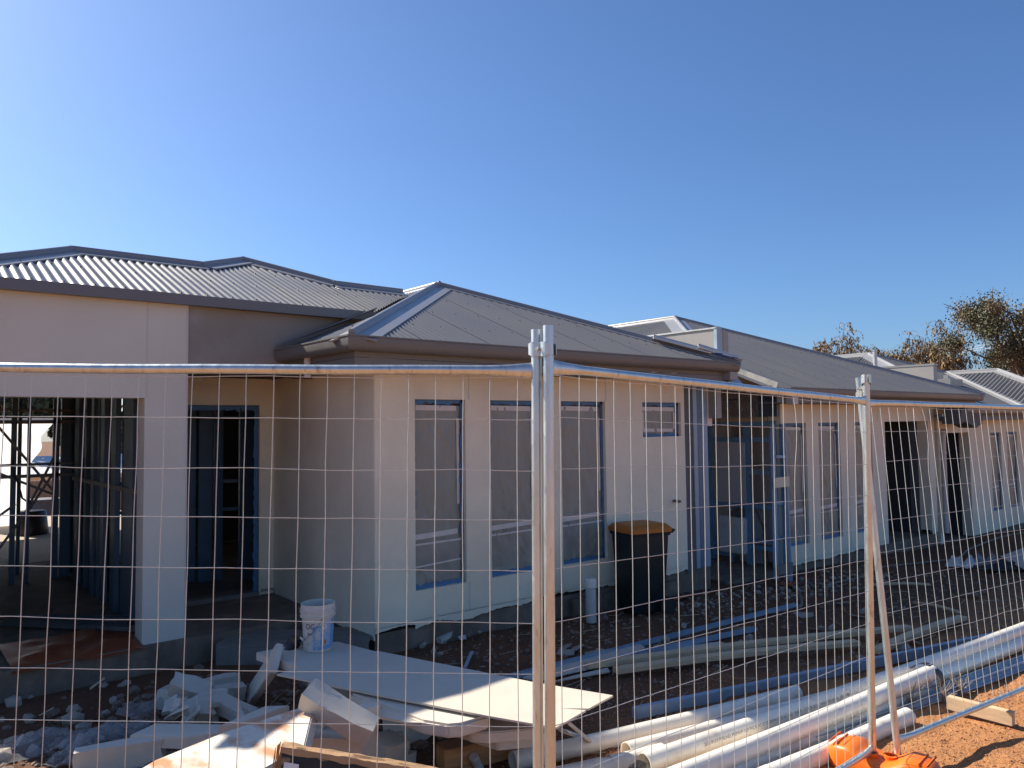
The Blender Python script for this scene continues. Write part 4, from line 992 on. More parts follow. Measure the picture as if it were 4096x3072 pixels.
# ---- foam offcuts
FO = [((760, 2752), 0.2, (0.26, 0.13, 0.1), (0.5, 0.35, -0.5), 'squared foam block perched on top of the left foam heap'),
      ((872, 2742), 0.12, (0.3, 0.1, 0.12), (0, 0, 0.1), 'foam block at the far side of the left foam heap'),
      ((915, 2775), 0.1, (0.22, 0.1, 0.12), (0.1, 0.1, -0.1), 'foam block behind the leaning foam board'),
      ((700, 2785), 0.08, (0.2, 0.16, 0.14), (0, 0.1, 0.5), 'foam block under the perched block, left side'),
      ((930, 2835), 0.12, (0.34, 0.11, 0.09), (0.2, 0.25, -1.1), 'long foam block sloping towards the dirty slab'),
      ((800, 2830), 0.13, (0.2, 0.14, 0.1), (0.4, -0.2, 0.3), 'foam block in the middle of the left foam heap'),
      ((870, 2845), 0.06, (0.12, 0.1, 0.1), (0.2, 0.1, 0.8), 'small foam chunk in the middle of the left heap'),
      ((800, 2885), 0.05, (0.2, 0.14, 0.08), (0.1, 0.1, 0.2), 'foam chunk above the long flat slab'),
      ((1355, 2850), 0.5, (0.4, 0.13, 0.1), (0.35, 0.5, -0.75), 'foam block tipped against the upper end of the dirty slab'),
      ((1455, 2950), 0.28, (0.12, 0.1, 0.34), (0.0, 0.08, 0.3), 'foam block standing on end beside the dark gap'),
      ((1345, 2985), 0.3, (0.27, 0.16, 0.14), (0.0, 0.12, -0.5), 'foam block half in sun above the cardboard box'),
      ((1400, 2920), 0.25, (0.16, 0.12, 0.1), (0.2, 0.3, 0.5), 'small shaded foam block between the tipped block and the standing one'),
      ((1285, 2900), 0.38, (0.1, 0.1, 0.12), (0.2, 0.3, 0.5), 'foam chunk wedged at the right edge of the dirty slab'),
      ((1545, 3000), 0.12, (0.2, 0.17, 0.14), (0.2, 0.1, 0.3), 'grey broken foam lump right of the standing block'),
      ((1610, 3040), 0.03, (0.12, 0.1, 0.08), (0, 0, 0.2), 'small foam crumb beside the cardboard box'),
      ((1585, 2970), 0.09, (0.08, 0.03, 0.12), (0.2, 0.1, 0.3), 'thin upright foam flake in the dark gap'),
      ((480, 3020), 0.09, (0.48, 0.09, 0.15), (0.1, -0.06, -0.43), 'long foam block at the bottom left corner')]
for i, (px, z, sz, ro, lb) in enumerate(FO): foam(px, z, sz, ro, lb, i * 3.1)
rf = random.Random(77)
for i in range(22):
    px = (rf.gauss(830, 90), rf.gauss(2815, 45))
    foam(px, rf.uniform(0.05, 0.16), (rf.uniform(0.06, 0.17), rf.uniform(0.05, 0.1), rf.uniform(0.03, 0.09)), (rf.uniform(-.6, .6), rf.uniform(-.6, .6), rf.uniform(0, 3)), 'small broken foam piece in the heap left of the dirty slab', 300 + i * 1.7)
zz = 0.12
plate([on_z(517, 2941, zz), on_z(622, 2892, zz + .02), on_z(945, 2897, zz + 0.03), on_z(968, 2917, zz + .03), on_z(736, 2951, zz)], 0.07, M_foam, 'foam_board', 'long flat foam slab lying left of the dirty slab', 'board', bevel=0.005)
plate([on_z(870, 2905, 0.2), on_z(1062, 2823, 0.24), on_z(1160, 2820, 0.26), on_z(980, 2885, 0.22)], 0.05, M_foam, 'foam_board', 'shaded foam board behind the upper edge of the dirty slab', 'board', bevel=0.005)
b = MB(); b.bar(on_g(1000, 2790, 0.03), on_z(1108, 2632, 0.42), 0.2, 0.05, up=(-0.5, -0.6, 0.6)); b.build('foam_board', M_foam, label='foam board leaning up against the bucket board', cat='board', bevel=0.006)
plate([on_g(656, 2872, 0.12), on_g(746, 2817, 0.2), on_g(760, 2830, 0.2), on_g(700, 2872, 0.1)], 0.012, M_sheet, 'plaster_shard', 'flat triangular plaster shard on the left foam heap', 'shard', group='plaster shards', bevel=0)
plate([on_g(736, 2886, 0.1), on_g(792, 2815, 0.2), on_g(802, 2830, 0.2), on_g(760, 2886, 0.1)], 0.012, M_sheet, 'plaster_shard', 'narrow plaster shard leaning in front of the left foam heap', 'shard', group='plaster shards', bevel=0)
plate([on_g(155, 2860, 0.05), on_g(215, 2828, 0.1), on_g(205, 2858, 0.02)], 0.006, M_sheet, 'plaster_shard', 'small bright triangular shard alone in the left rubble', 'shard', group='plaster shards', bevel=0)
b = MB(); b.bar(on_g(360, 2755, 0.03), on_g(418, 2712, 0.1), 0.02, 0.014); b.build('timber_stick', M_wood, label='short pale stick lying in the left rubble', cat='stick')
# ---- cardboard box at the very front
def carton():
    a, c_ = on_z(1128, 2974, 0.56), on_z(1745, 3076, 0.50)
    T = thing('cardboard_box', (a.x, a.y, 0), 'flattened brown and black cardboard box at the bottom edge of the view', 'box')
    d = (c_ - a).normalized(); n = d.cross(Vector((0, 0, 1))).normalized()
    if n.dot(O - a) < 0: n = -n
    up = Vector((0, 0, 1))
    back = -n * 0.018; dn = n * 0.10 - up * 0.30
    b = MB()
    b.grid(lambda s, t: jag(a + d * s * 0.95 + back * (1 - t) + (n * 0.012 - up * 0.008) * t + up * 0.008 * nz(s * 14, t * 3), 0.004, 20), 60, 4); 
    b.build('top_flap', M_card, T, smooth=True, fix=False)
    b = MB(); b.grid(lambda s, t: jag(a + d * (0.0 + s * 0.95) + n * 0.012 - up * 0.008 + dn * t * (0.08 + 0.05 * nz(s * 7, 3)), 0.004, 25), 60, 3); b.build('top_edge', M_card, T, smooth=True, fix=False)
    b = MB(); b.grid(lambda s, t: jag(a + d * (0.01 + s * 0.95) + n * 0.006 - up * 0.01 + dn * (0.05 + 0.95 * t), 0.005, 12), 60, 14); b.build('printed_face', M_cardb, T, smooth=True, fix=False)
    b = MB(); b.grid(lambda s, t: jag(a - d * 0.003 + back * (1 - s) * 1.6 + dn * t + n * 0.02 * s - up * 0.05 * s, 0.006, 20), 5, 8); b.build('end_flap', M_card, T, smooth=True, fix=False)
    for k in range(3):
        b = MB(); b.grid(lambda s, t: jag(a - d * (0.012 + 0.012 * k) + back * (1.2 - s) + dn * t - up * 0.015 * k, 0.008, 20 + k * 5), 4, 8); b.build('end_flap', M_card, T, smooth=True, fix=False)
    L0 = lambda s, t, k=0.004: a + d * (0.03 + 0.07 * s) - up * 0.008 + dn * (0.17 + 0.62 * t) + n * (0.016 + k)
    b = MB(); b.grid(lambda s, t: L0(s, t), 2, 2); lab = b.build('label', M_label, T, fix=False)
    rnd = random.Random(2); x = 0.18
    for blk, (t0, t1) in enumerate(((0.12, 0.3), (0.48, 0.78))):
        b = MB(); t = t0
        while t < t1:
            w = rnd.uniform(0.006, 0.02); b.add([L0(0.25, t, .005), L0(0.75, t, .005), L0(0.75, t + w, .005), L0(0.25, t + w, .005)], [(0, 1, 2, 3)]); t += w + rnd.uniform(0.008, 0.02)
        b.build('barcode', M_ink, lab, fix=False)
carton()
# ---- caulk tube
def caulk():
    p = on_g(1912, 3062, 0.03); q = on_g(1895, 3028, 0.09)
    T = thing('caulking_tube', tuple(p), 'white printed caulking tube lying in the dirt at the bottom edge', 'tube')
    d = (q - p).normalized()
    b = MB(); b.tube([p - d * 0.08, q], 0.026, 20); b.build('barrel', M_pail, T, smooth=True)
    b = MB(); b.tube([q, q + d * 0.006], 0.0275, 20); b.build('end_rim', M_pvcg, T)
    for k in range(4):
        b = MB(); b.tube([lerp(p, q, 0.3 + 0.16 * k), lerp(p, q, 0.34 + 0.16 * k)], 0.0264, 20, cap=False); b.build('print_band', M_inkg, T, fix=False)
caulk()

# ---- PVC pipes
def pipe(px0, px1, z0, z1, label, r=0.055, m=M_pvc, n=28):
    p, q = on_g(px0[0], px0[1], z0), on_g(px1[0], px1[1], z1)
    b = MB(); d = (q - p).normalized()
    b.tube([lerp(p, q, i / 8) + Vector((0, 0, -0.012 * math.sin(math.pi * i / 8))) for i in range(9)], r, n, cap=False)
    Mq = d.to_track_quat('Z', 'Y').to_matrix()
    b.lathe([(r, 0), (r - 0.005, 0), (r - 0.005, 0.35)], p, n, M=Mq)
    b.lathe([(r, 0), (r - 0.005, 0), (r - 0.005, -0.35)], q, n, M=Mq)
    o = b.build('pvc_pipe', m, smooth=True, label=label, cat='pipe', group='white stormwater pipes', fix=True)
    return o, p, q
pipe((2050, 3045), (3188, 2772), 0.05, 0.05, 'farthest white pipe, grey in shade where it starts behind the fence posts')
pipe((2506, 3008), (3760, 2668), 0.055, 0.06, 'white pipe whose open end gapes beside the farthest pipe')
pipe((2180, 3118), (2652, 3012), 0.05, 0.05, 'short grey pipe ending under the open-ended pipe')
o3, p3, q3 = pipe((2575, 3055), (4180, 2484), 0.15, 0.17, 'printed white pipe on top of the stack running out of frame')
o4, p4, q4 = pipe((2560, 3165), (3728, 2690), 0.15, 0.15, 'thick bright pipe on top of the stack ending at the black strap')
pipe((2900, 3100), (3722, 2738), 0.05, 0.05, 'lower white pipe under the strapped pair with orange bounce light')
pipe((3000, 2975), (4200, 2528), 0.06, 0.09, 'long white pipe at the bottom of the stack running out of frame right')
pipe((2900, 3170), (3632, 2866), 0.05, 0.05, 'lone dirty white pipe nearest the fence, ending before the weeds')
# print along the pipe
def pipe_print(o, p, q, txt, s0, size, ang):
    d = (q - p).normalized(); up = Vector((0, 0, 1)); x = d.cross(up).normalized(); y = x.cross(d)
    toward = x if x.dot(O - p) > 0 else -x
    vs, fs = text_mesh(txt, size); b = MB(); r = 0.0558
    L_ = (q - p).length
    out = []
    for v in vs:
        a = ang + v.y / r
        s = s0 + v.x
        out.append(p + d * s + toward * r * math.cos(a) + y * r * math.sin(a) + Vector((0, 0, -0.012 * math.sin(math.pi * s / L_))))
    b.add(out, fs); b.build('lettering', M_inkg, o, fix=False)
pipe_print(o3, p3, q3, '2030 IPLEX PIPELINES PREMIUM DEP PVC 8 PVC-O STORMWATER HD DN2  25301811 0 720 05:36714  NNN NNN NNNN  720101.400', 0.42, 0.025, R(12))
# black strap round the stack
def strap():
    c = q4 - (q4 - p4).normalized() * 0.03
    d = (q4 - p4).normalized(); x = d.cross(Vector((0, 0, 1))).normalized()
    b = MB(); n = 26
    ring = []
    for i in range(n + 1):
        a = R(-55 + 250 * i / n)
        off = x * (0.115 * math.cos(a)) + Vector((0, 0, 0.0 + 0.06 * math.sin(a) - 0.04 * (1 - max(0, math.sin(a))) * 1.2))
        w = 0.022 + 0.012 * nz(i * 0.5, 2)
        ring += [c + off - x * 0.03 + d * (w + 0.02), c + off - x * 0.03 + d * (-w)]
    b.add(ring, [(2 * i, 2 * i + 1, 2 * i + 3, 2 * i + 2) for i in range(n)])
    b.build('plastic_strap', M_black, label='black plastic strap binding the white pipes on the right', cat='strap', smooth=True, fix=False)
strap()
b = MB(); pp = on_g(2550, 3066, 0.17); bumpy_box(b, pp, (0.12, 0.05, 0.03), (0.1, 0.1, 0.35), 3, 0.015); b.build('plastic_strap', M_black, label='scrap of black plastic over the pipe ends at the bottom edge', cat='strap', smooth=True)
# ---- steel channels
def chan(px0, px1, z0, z1, label, w=0.05, h=0.035, m=M_bluel, up=(0, 0, 1)):
    b = MB(); b.channel(on_g(*px0, z0), on_g(*px1, z1), w, h, up=up)
    return b.build('steel_channel', m, label=label, cat='steel channel', group='blue steel channels on the ground')
chan((2010, 2725), (3185, 2424), 0.03, 0.03, 'longest thin blue channel running from the sheet towards the meter frame')
chan((2480, 2640), (3022, 2522), 0.04, 0.03, 'short blue channel behind the timber planks')
b = MB(); b.bar(on_g(2535, 2853, 0.05), on_g(4110, 2520, 0.06), 0.05, 0.075); b.build('steel_channel', M_bluel, label='thick pale blue box section behind the white pipes with a sunlit end', cat='steel channel', group='blue steel channels on the ground', bevel=0.004)
chan((3200, 2958), (4150, 2622), 0.03, 0.04, 'blue channel tucked in front of the strapped pipes', w=0.06, h=0.05, up=(0.2, -0.7, 0.7))
chan((3260, 2975), (4150, 2652), 0.02, 0.02, 'grey blue channel on the dirt nearest the strapped pipes', w=0.05, h=0.04, up=(0.2, -0.7, 0.7))
# ---- planks
def plank(px0, px1, z0, z1, label, w=0.09, h=0.04, m=M_wood):
    b = MB(); p, q = on_g(*px0, z0), on_g(*px1, z1); n = 6
    pts = [lerp(p, q, i / n) + Vector((0, 0, 0.02 * math.sin(math.pi * i / n))) for i in range(n + 1)]
    for a_, c_ in zip(pts, pts[1:]): pass
    d = (q - p).normalized(); x = d.cross(Vector((0, 0, 1))).normalized(); y = x.cross(d)
    rows = []
    for c_ in pts: rows += [c_ - x * w / 2 - y * h / 2, c_ + x * w / 2 - y * h / 2, c_ + x * w / 2 + y * h / 2, c_ - x * w / 2 + y * h / 2]
    b.add(rows, [(4 * i + k, 4 * i + (k + 1) % 4, 4 * i + 4 + (k + 1) % 4, 4 * i + 4 + k) for i in range(n) for k in range(4)] + [(3, 2, 1, 0), tuple(4 * n + k for k in range(4))])
    return b.build('timber_plank', m, label=label, cat='plank', group='pale timber planks', bevel=0.003)
plank((2345, 2662), (3640, 2510), 0.06, 0.08, 'longer rear timber plank lying across the site')
plank((2460, 2682), (3430, 2570), 0.05, 0.07, 'front timber plank lying beside the longer plank')
plank((3500, 2605), (3850, 2470), 0.06, 0.04, 'pale plank angled away behind the crossed fence posts')
plank((3655, 2410), (3840, 2450), 0.03, 0.05, 'thin narrow batten in the shade beyond the angled plank', w=0.04, h=0.02)
plank((3480, 2340), (3720, 2338), 0.02, 0.03, 'thin straight batten on the shaded dirt at the right', w=0.06, h=0.02)
for pts_, lb in (([(2090, 2710), (2250, 2640), (2560, 2575), (2580, 2590), (2420, 2660), (2150, 2720)], 'grey flat sheet lying under the short blue channel'), ([(2300, 2700), (2430, 2670), (2440, 2685), (2210, 2725)], 'narrow grey offcut under the front timber plank'), ([(2640, 2600), (2880, 2565), (2930, 2585), (2700, 2625)], 'grey sheet piece behind the longer timber plank')):
    plate([on_g(x, y, 0.035) for x, y in pts_], 0.01, M_sheet, 'flat_offcut', lb, 'offcut', bevel=0)
# ---- timber offcut under the fence
b = MB(); b.bar((5.58, 2.2, 0.06), (5.6, 1.82, 0.05), 0.055, 0.085); b.build('timber_offcut', M_wood, label='square sawn timber offcut lying under the right fence panel', cat='timber', bevel=0.003)
# ---- stub pipe and rubbish bin
def stub():
    c = on_g(2365, 2488); c.z = ground_z(c.x, c.y)
    T = thing('stub_pipe', tuple(c), 'white capped pipe stub standing by the wall, left of the bin', 'pipe stub')
    b = MB(); b.tube([c, c + Vector((0, 0, 0.36))], 0.055, 20); b.build('pipe', M_pvcg, T, smooth=True)
    b = MB(); b.lathe([(0.0, 0.45), (0.052, 0.45), (0.062, 0.44), (0.062, 0.36), (0.055, 0.355)], c, 20); b.build('cap', M_pvc, T, smooth=True)
stub()
def bin_():
    c = on_g(2566, 2448); c.z = ground_z(c.x, c.y) - 0.005
    T = thing('wheelie_bin', tuple(c), 'dark green wheelie bin with yellow lid against the wall', 'bin')
    ang = R(-14); Mz = Matrix.Rotation(ang, 3, 'Z')
    W = lambda x, y, z: c + Mz @ Vector((x, y, z)) * 0.95
    def ring(w, d, z, y0=0.0, rr=0.05, n=4):
        out = []
        for cx, cy_, a0 in ((w / 2 - rr, d / 2 - rr, 0), (-w / 2 + rr, d / 2 - rr, 90), (-w / 2 + rr, -d / 2 + rr, 180), (w / 2 - rr, -d / 2 + rr, 270)):
            for k in range(n + 1): a = R(a0 + 90 * k / n); out.append(W(cx + rr * math.cos(a), y0 + cy_ + rr * math.sin(a), z))
        return out
    levels = [(0.42, 0.34, 0.03), (0.44, 0.36, 0.06), (0.52, 0.46, 0.90), (0.55, 0.5, 0.905), (0.56, 0.51, 0.94), (0.5, 0.45, 0.94)]
    b = MB(); rs = [ring(*l) for l in levels]; n = len(rs[0])
    b.v = [v for r_ in rs for v in r_]; b.f = [(i * n + k, i * n + (k + 1) % n, (i + 1) * n + (k + 1) % n, (i + 1) * n + k) for i in range(len(rs) - 1) for k in range(n)] + [tuple(range(n)), tuple(range((len(rs) - 1) * n, len(rs) * n))]
    b.build('body', M_bin, T, smooth=True)
    b = MB(); rs = [ring(0.57, 0.53, 0.945), ring(0.575, 0.535, 0.985), ring(0.5, 0.46, 1.03, 0.0, 0.08), ring(0.42, 0.36, 1.035, 0.0, 0.08)]
    b.v = [v for r_ in rs for v in r_]; b.f = [(i * n + k, i * n + (k + 1) % n, (i + 1) * n + (k + 1) % n, (i + 1) * n + k) for i in range(3) for k in range(n)] + [tuple(range(n)), tuple(range(3 * n, 4 * n))]
    b.build('lid', M_yel, T, smooth=True)
    b = MB(); b.tube([W(0.3, -0.2, 0.93), W(0.34, -0.2, 0.95), W(0.34, 0.2, 0.95), W(0.3, 0.2, 0.93)], 0.016, 8); b.build('handle', M_bin, T)
    for sy in (-0.22, 0.22):
        b = MB(); b.tube([W(0.21, sy - 0.025, 0.1), W(0.21, sy + 0.025, 0.1)], 0.1, 20); b.build('wheel', M_rubber, T, smooth=True)
    b = MB(); b.tube([W(0.21, -0.2, 0.1), W(0.21, 0.2, 0.1)], 0.012, 8); b.build('axle', M_tin, T)
bin_()
# ---- leaning ladder frame beside the meter boxes
def leaning():
    T = thing('leaning_ladder', (10.0, 5.9, -0.45), 'leaning pale blue steel frame with a cream tie plate by the meter boxes', 'steel frame')
    def S(x, y, v): return on_v(x, y, v)
    for (t, bt, w) in (((3096, 1697), (3112, 2320), 0.075), ((3140, 1697), (3172, 2400), 0.075)):
        p, q = on_v(*t, 6.05), on_v(*bt, 5.75)
        b = MB(); b.channel(q, p, w, 0.045, up=(-0.3, 0.9, 0)); b.build('stud', M_bluel, T)
    p, q = on_v(3128, 1697, 6.09), on_v(3150, 2330, 5.85); b = MB(); b.channel(q, p, 0.04, 0.04, up=(0, 1, 0)); b.build('stud', M_bluef, T)
    for y in (1826, 2012, 2150):
        b = MB(); b.bar(on_v(3102, y, 5.98), on_v(3150, y + 2, 5.98), 0.03, 0.04); b.build('rung', M_bluef, T)
    pts = [on_v(3094, 1912, 5.86), on_v(3157, 1905, 5.86), on_v(3158, 1946, 5.86), on_v(3096, 1952, 5.86)]
    b = MB(); b.prism(pts, (0, 0.006, 0)); b.build('tie_plate', mat('cream_plate', (0.66, 0.6, 0.46), 0.5), T)
    pts = [on_v(3108, 2262, 5.72), on_v(3172, 2248, 5.72), on_v(3174, 2288, 5.72), on_v(3108, 2302, 5.72)]
    b = MB(); b.prism(pts, (0, 0.01, 0)); b.build('kick_plate', M_woodg, T)
leaning()
# ---- hoses and scraps
def hose(pts, r, label, m=M_hose):
    P = [on_g(x, y, r) for x, y in pts]
    path = []
    for i in range(len(P) - 1):
        a, b_, c_, d_ = P[max(i - 1, 0)], P[i], P[i + 1], P[min(i + 2, len(P) - 1)]
        for k in range(6):
            t = k / 6; path.append(0.5 * ((2 * b_) + (c_ - a) * t + (2 * a - 5 * b_ + 4 * c_ - d_) * t * t + (3 * b_ - a - 3 * c_ + d_) * t ** 3))
    path.append(P[-1]); b = MB(); b.tube(path, r, 8); b.build('hose', m, label=label, cat='hose', smooth=True)
hose([(3305, 2390), (3310, 2350), (3345, 2330), (3440, 2310), (3520, 2270), (3700, 2250), (3830, 2230), (3880, 2195), (4000, 2150), (4096, 2130)], 0.016, 'tan hose snaking along the far dirt to the right')
hose([(3172, 2345), (3200, 2380), (3205, 2420), (3185, 2430)], 0.018, 'short tan cable curling on the dirt by the leaning frame')
def scrap(px, w, l, hgt, ang, m, name, label, cat, seed, nn=14, group=None):
    c = on_g(*px); b = MB(); Mz = Matrix.Rotation(ang, 3, 'Z')
    def fn(s, t):
        x, y = (s - 0.5) * l * (1 + 0.25 * nz(t * 4, seed)), (t - 0.5) * w * (1 + 0.25 * nz(s * 4, seed + 2))
        p = c + Mz @ Vector((x, y, 0))
        p.z = ground_z(p.x, p.y) + 0.03 + hgt * max(0.0, 0.35 + nz(s * 3.2 + seed, t * 3.2) + 0.5 * nz(s * 9, t * 9, seed)) * (1 - max(abs(2 * s - 1), abs(2 * t - 1)) ** 2 * 0.8)
        return p
    b.grid(fn, nn, nn)
    return b.build(name, m, label=label, cat=cat, group=group, smooth=True, fix=False)
scrap((2735, 2398), 0.1, 0.5, 0.03, 0.1, M_orgs, 'plastic_scrap', 'flat orange plastic scrap on the dirt right of the bin', 'plastic', 1.0)
scrap((3150, 2345), 0.2, 0.35, 0.06, 0.3, M_orgs, 'plastic_scrap', 'orange plastic scrap at the foot of the leaning frame', 'plastic', 2.0)
scrap((3860, 2110), 0.6, 0.9, 0.12, 0.1, M_orgs, 'plastic_scrap', 'crumpled orange plastic in front of the far doorway', 'plastic', 3.0)
scrap((3845, 2270), 0.35, 0.6, 0.22, 0.2, M_tape, 'plastic_bag', 'pale heap of plastic left of the black sheet', 'plastic', 4.0)
scrap((3935, 2270), 0.4, 0.6, 0.26, 0.2, M_clear, 'plastic_bag', 'clear crumpled plastic against the black sheet', 'plastic', 5.0)
scrap((4030, 2285), 0.35, 0.8, 0.18, -0.5, M_black, 'black_sheet', 'black sheet folded under the white board at the right edge', 'sheet', 6.0)
plate([on_g(4000, 2225, 0.16), on_g(4110, 2185, 0.3), on_g(4130, 2270, 0.2), on_g(4095, 2275, 0.08)], 0.012, M_sheet, 'flat_offcut', 'white board tilted on the black sheet at the right edge', 'offcut', bevel=0)
b = MB(); p_, q_ = on_g(4035, 2048, 0.16), on_g(4120, 2035, 0.16); b.tube([p_, q_], 0.15, 20); b.build('drum', mat('blue_drum', (0.06, 0.2, 0.36), 0.45), label='blue drum lying by the far wall at the right edge', cat='drum', smooth=True)
for i, (px, w, l, h, a_, m_, lb) in enumerate((((250, 2705), 0.3, 1.2, 0.07, -0.5, M_clear, 'clear plastic film spread along the slab edge at the left'), ((560, 2650), 0.25, 0.6, 0.1, -0.6, M_clear, 'clear plastic film crumpled under the pillar'), ((600, 2850), 0.22, 0.4, 0.12, 0.4, M_clear, 'clear plastic bag left of the foam heap'), ((430, 2960), 0.3, 0.5, 0.12, -0.3, M_clear, 'clear plastic film between the foam slab and the left rubble'), ((90, 3020), 0.4, 0.6, 0.12, 0.2, M_clear, 'clear plastic film at the bottom left corner'), ((320, 3045), 0.3, 0.3, 0.14, 0.9, M_clear, 'clear plastic tuft standing beside the long foam block'))):
    scrap(px, w, l, h, a_, m_, 'plastic_film', lb, 'plastic film', 10.0 + i, group='scraps of clear plastic film')
# orange sheet draped over the slab edge in the bay
b = MB()
def osh(s, t):
    u = 0.85 + 0.95 * s; v = 7.15 + 0.75 * (1 - t) - 0.16 * t
    z = FA + 0.012 + 0.05 * max(0, nz(u * 5, v * 5)) + (0.05 if s > 0.7 else 0) * max(0, nz(u * 9, v * 9, 2))
    if t > 0.85: v -= 0.02 * nz(u * 12, 1); z -= 0.03 * (t - 0.85) / 0.15
    return Vector((u, v, z))
b.grid(osh, 30, 16); b.build('plastic_sheet', M_orgs, label='dull orange plastic sheet lying in the left bay beside the pillar', cat='plastic', smooth=True, fix=False)
for p_, q_, lb in (((0.95, 8.6, FA + 0.03), (1.85, 7.5, FA + 0.03), 'dark steel channel on the bay floor, nearest the orange sheet'), ((1.05, 8.75, FA + 0.03), (1.86, 7.8, FA + 0.03), 'dark steel channel on the bay floor, in the middle of three'), ((1.25, 8.6, FA + 0.03), (1.87, 7.95, FA + 0.03), 'dark steel channel on the bay floor, nearest the blue studs')):
    b = MB(); b.channel(p_, q_, 0.07, 0.04); b.build('steel_channel', M_strap, label=lb, cat='steel channel', group='channels on the bay floor')
# upturned black tub on the far floor
c = on_z(127, 2138, FA); b = MB(); b.lathe([(0.25, 0.0), (0.26, 0.02), (0.22, 0.4), (0.2, 0.42), (0.0, 0.42)], c, 20); b.build('tub', M_black, label='upturned black tub on the sunlit floor seen through the left bay', cat='tub', smooth=True)
# white plastic sheet hung behind the frames
cu0, cu1 = on_v(-160, 1900, 17.6).x, on_v(118, 1900, 17.6).x
def wsh(s, t):
    u = lerp(cu0, cu1, s); z = FA + 0.02 + 2.05 * t
    if s > 0.8: u += 0.3 * clamp((t - 0.55) / 0.3, 0, 1) * (s - 0.8) / 0.2 * (1 + 0.3 * math.sin(t * 21))
    return Vector((u, 17.6 + 0.05 * nz(u * 3 + z * 2.5, z * 2) + 0.03 * nz(u * 9 + z * 5, z * 5), z))
b.v, b.f = [], []
b.grid(wsh, 40, 40); b.build('plastic_curtain', M_film2, label='white translucent plastic sheet hung behind the frames of the left bay', cat='plastic sheet', smooth=True, fix=False)

# ---- loose rubble: larger chunks one by one, the rest as one mass
def chunk_mesh(seed, flat=0.6):
    bm = bmesh.new(); bmesh.ops.create_icosphere(bm, subdivisions=1, radius=1.0)
    for v in bm.verts:
        k = 1 + 0.45 * nz(v.co.x * 1.7 + seed, v.co.y * 1.7, v.co.z * 1.7)
        v.co = Vector((v.co.x * k, v.co.y * k * 0.8, v.co.z * k * flat))
    vs = [v.co.copy() for v in bm.verts]; fs = [tuple(v.index for v in f.verts) for f in bm.faces]; bm.free()
    return vs, fs
CH = [chunk_mesh(i * 7.3, 0.45 + 0.1 * (i % 4)) for i in range(8)]
CHM = []
for i, (vs, fs) in enumerate(CH):
    me = bpy.data.meshes.new('rubble_chunk'); me.from_pydata(vs, [], fs); me.materials.append(M_stone); CHM.append(me)
def chunk(px, size, k, rot):
    p = on_g(*px)
    o = bpy.data.objects.new('rubble_chunk', CHM[k % 8]); COL.objects.link(o)
    o.location = (p.x, p.y, gz(p.x, p.y) + size * 0.25); o.scale = (size,) * 3; o.rotation_euler = (rot * 0.3, rot * 0.2, rot)
    return o
rnd = random.Random(11)
big = []
for i in range(26): big.append((rnd.uniform(0, 640), rnd.uniform(2700, 3050), rnd.uniform(0.03, 0.08)))
for px in big:
    tag(chunk((px[0], px[1]), px[2], rnd.randrange(8), rnd.uniform(0, 6)), 'grey broken render chunk in the rubble at the left', 'rubble', 'render chunks in the left rubble')
for px in [(930, 2590, .04), (940, 2578, .05), (958, 2586, .035), (920, 2596, .03), (905, 2600, .03), (860, 2605, .03)]:
    tag(chunk(px[:2], px[2], rnd.randrange(8), rnd.uniform(0, 6)), 'pale chunk in the small heap between pillar and pallet', 'rubble', 'pale chunks by the left pallet')
for px in [(1890, 2525, .06), (1915, 2530, .055), (1745, 2555, .055), (1775, 2570, .04), (1785, 2558, .04), (1830, 2538, .045), (1855, 2545, .03), (1690, 2590, .05), (1735, 2610, .05), (1762, 2612, .04), (1650, 2575, .04)]:
    tag(chunk(px[:2], px[2], rnd.randrange(8), rnd.uniform(0, 6)), 'pale render chunk along the wall foot below the masked windows', 'rubble', 'render chunks at the wall foot')
b = MB(); bumpy_box(b, on_g(1787, 2538, 0.05), (0.28, 0.08, 0.05), (0.1, -0.2, 0.35), 2, 0.006); b.build('foam_block', M_foam, label='thin pale foam bar lying by the wall foot below the windows', cat='foam block', group='broken foam offcuts')
plate([on_g(1832, 2545, .04), on_g(1862, 2538, .05), on_g(1866, 2552, .04), on_g(1840, 2556, .03)], 0.01, M_tape, 'paper_scrap', 'bluish white paper scrap by the wall foot', 'paper', bevel=0)
b = MB(); b.bar(on_g(1860, 2670, 0.02), on_g(1888, 2605, 0.05), 0.03, 0.004); b.build('metal_strip', M_bluel, label='narrow metal strip sticking up behind the big sheet', cat='strip')
plate([on_g(2395, 2455, .02), on_g(2425, 2446, .1), on_g(2432, 2470, .08), on_g(2403, 2478, .0)], 0.02, M_clear, 'plastic_box', 'small clear plastic box beside the capped pipe stub', 'box', bevel=0)
for i in range(46):
    x, y = rnd.uniform(2250, 3900), rnd.uniform(2340, 2700)
    if y < 2900 - 0.14 * x: continue
    tag(chunk((x, y), rnd.uniform(0.025, 0.06), rnd.randrange(8), rnd.uniform(0, 6)), 'grey chunk scattered on the shaded dirt between fence and houses', 'rubble', 'chunks scattered on the shaded dirt')
def scatter(name, n, fn, m, smin, smax, seed):
    rr = random.Random(seed); b = MB()
    for _ in range(n):
        u, v = fn(rr)
        s = smin + (smax - smin) * rr.random() ** 3.2
        vs, fs = CH[rr.randrange(8)]
        Mr = Matrix.Rotation(rr.uniform(0, 6.3), 3, 'Z') @ Matrix.Rotation(rr.uniform(-.4, .4), 3, 'X')
        c = Vector((u, v, gz(u, v) + s * 0.2))
        b.add([Mr @ (q * s) + c for q in vs], fs)
    return b.build(name, m, kind='stuff', fix=False, label=None)
def strip_uv(rr):
    return rr.uniform(0.6, 12), rr.uniform(2.6, 6.05) if rr.random() < 0.75 else rr.gauss(5.4, 0.4)
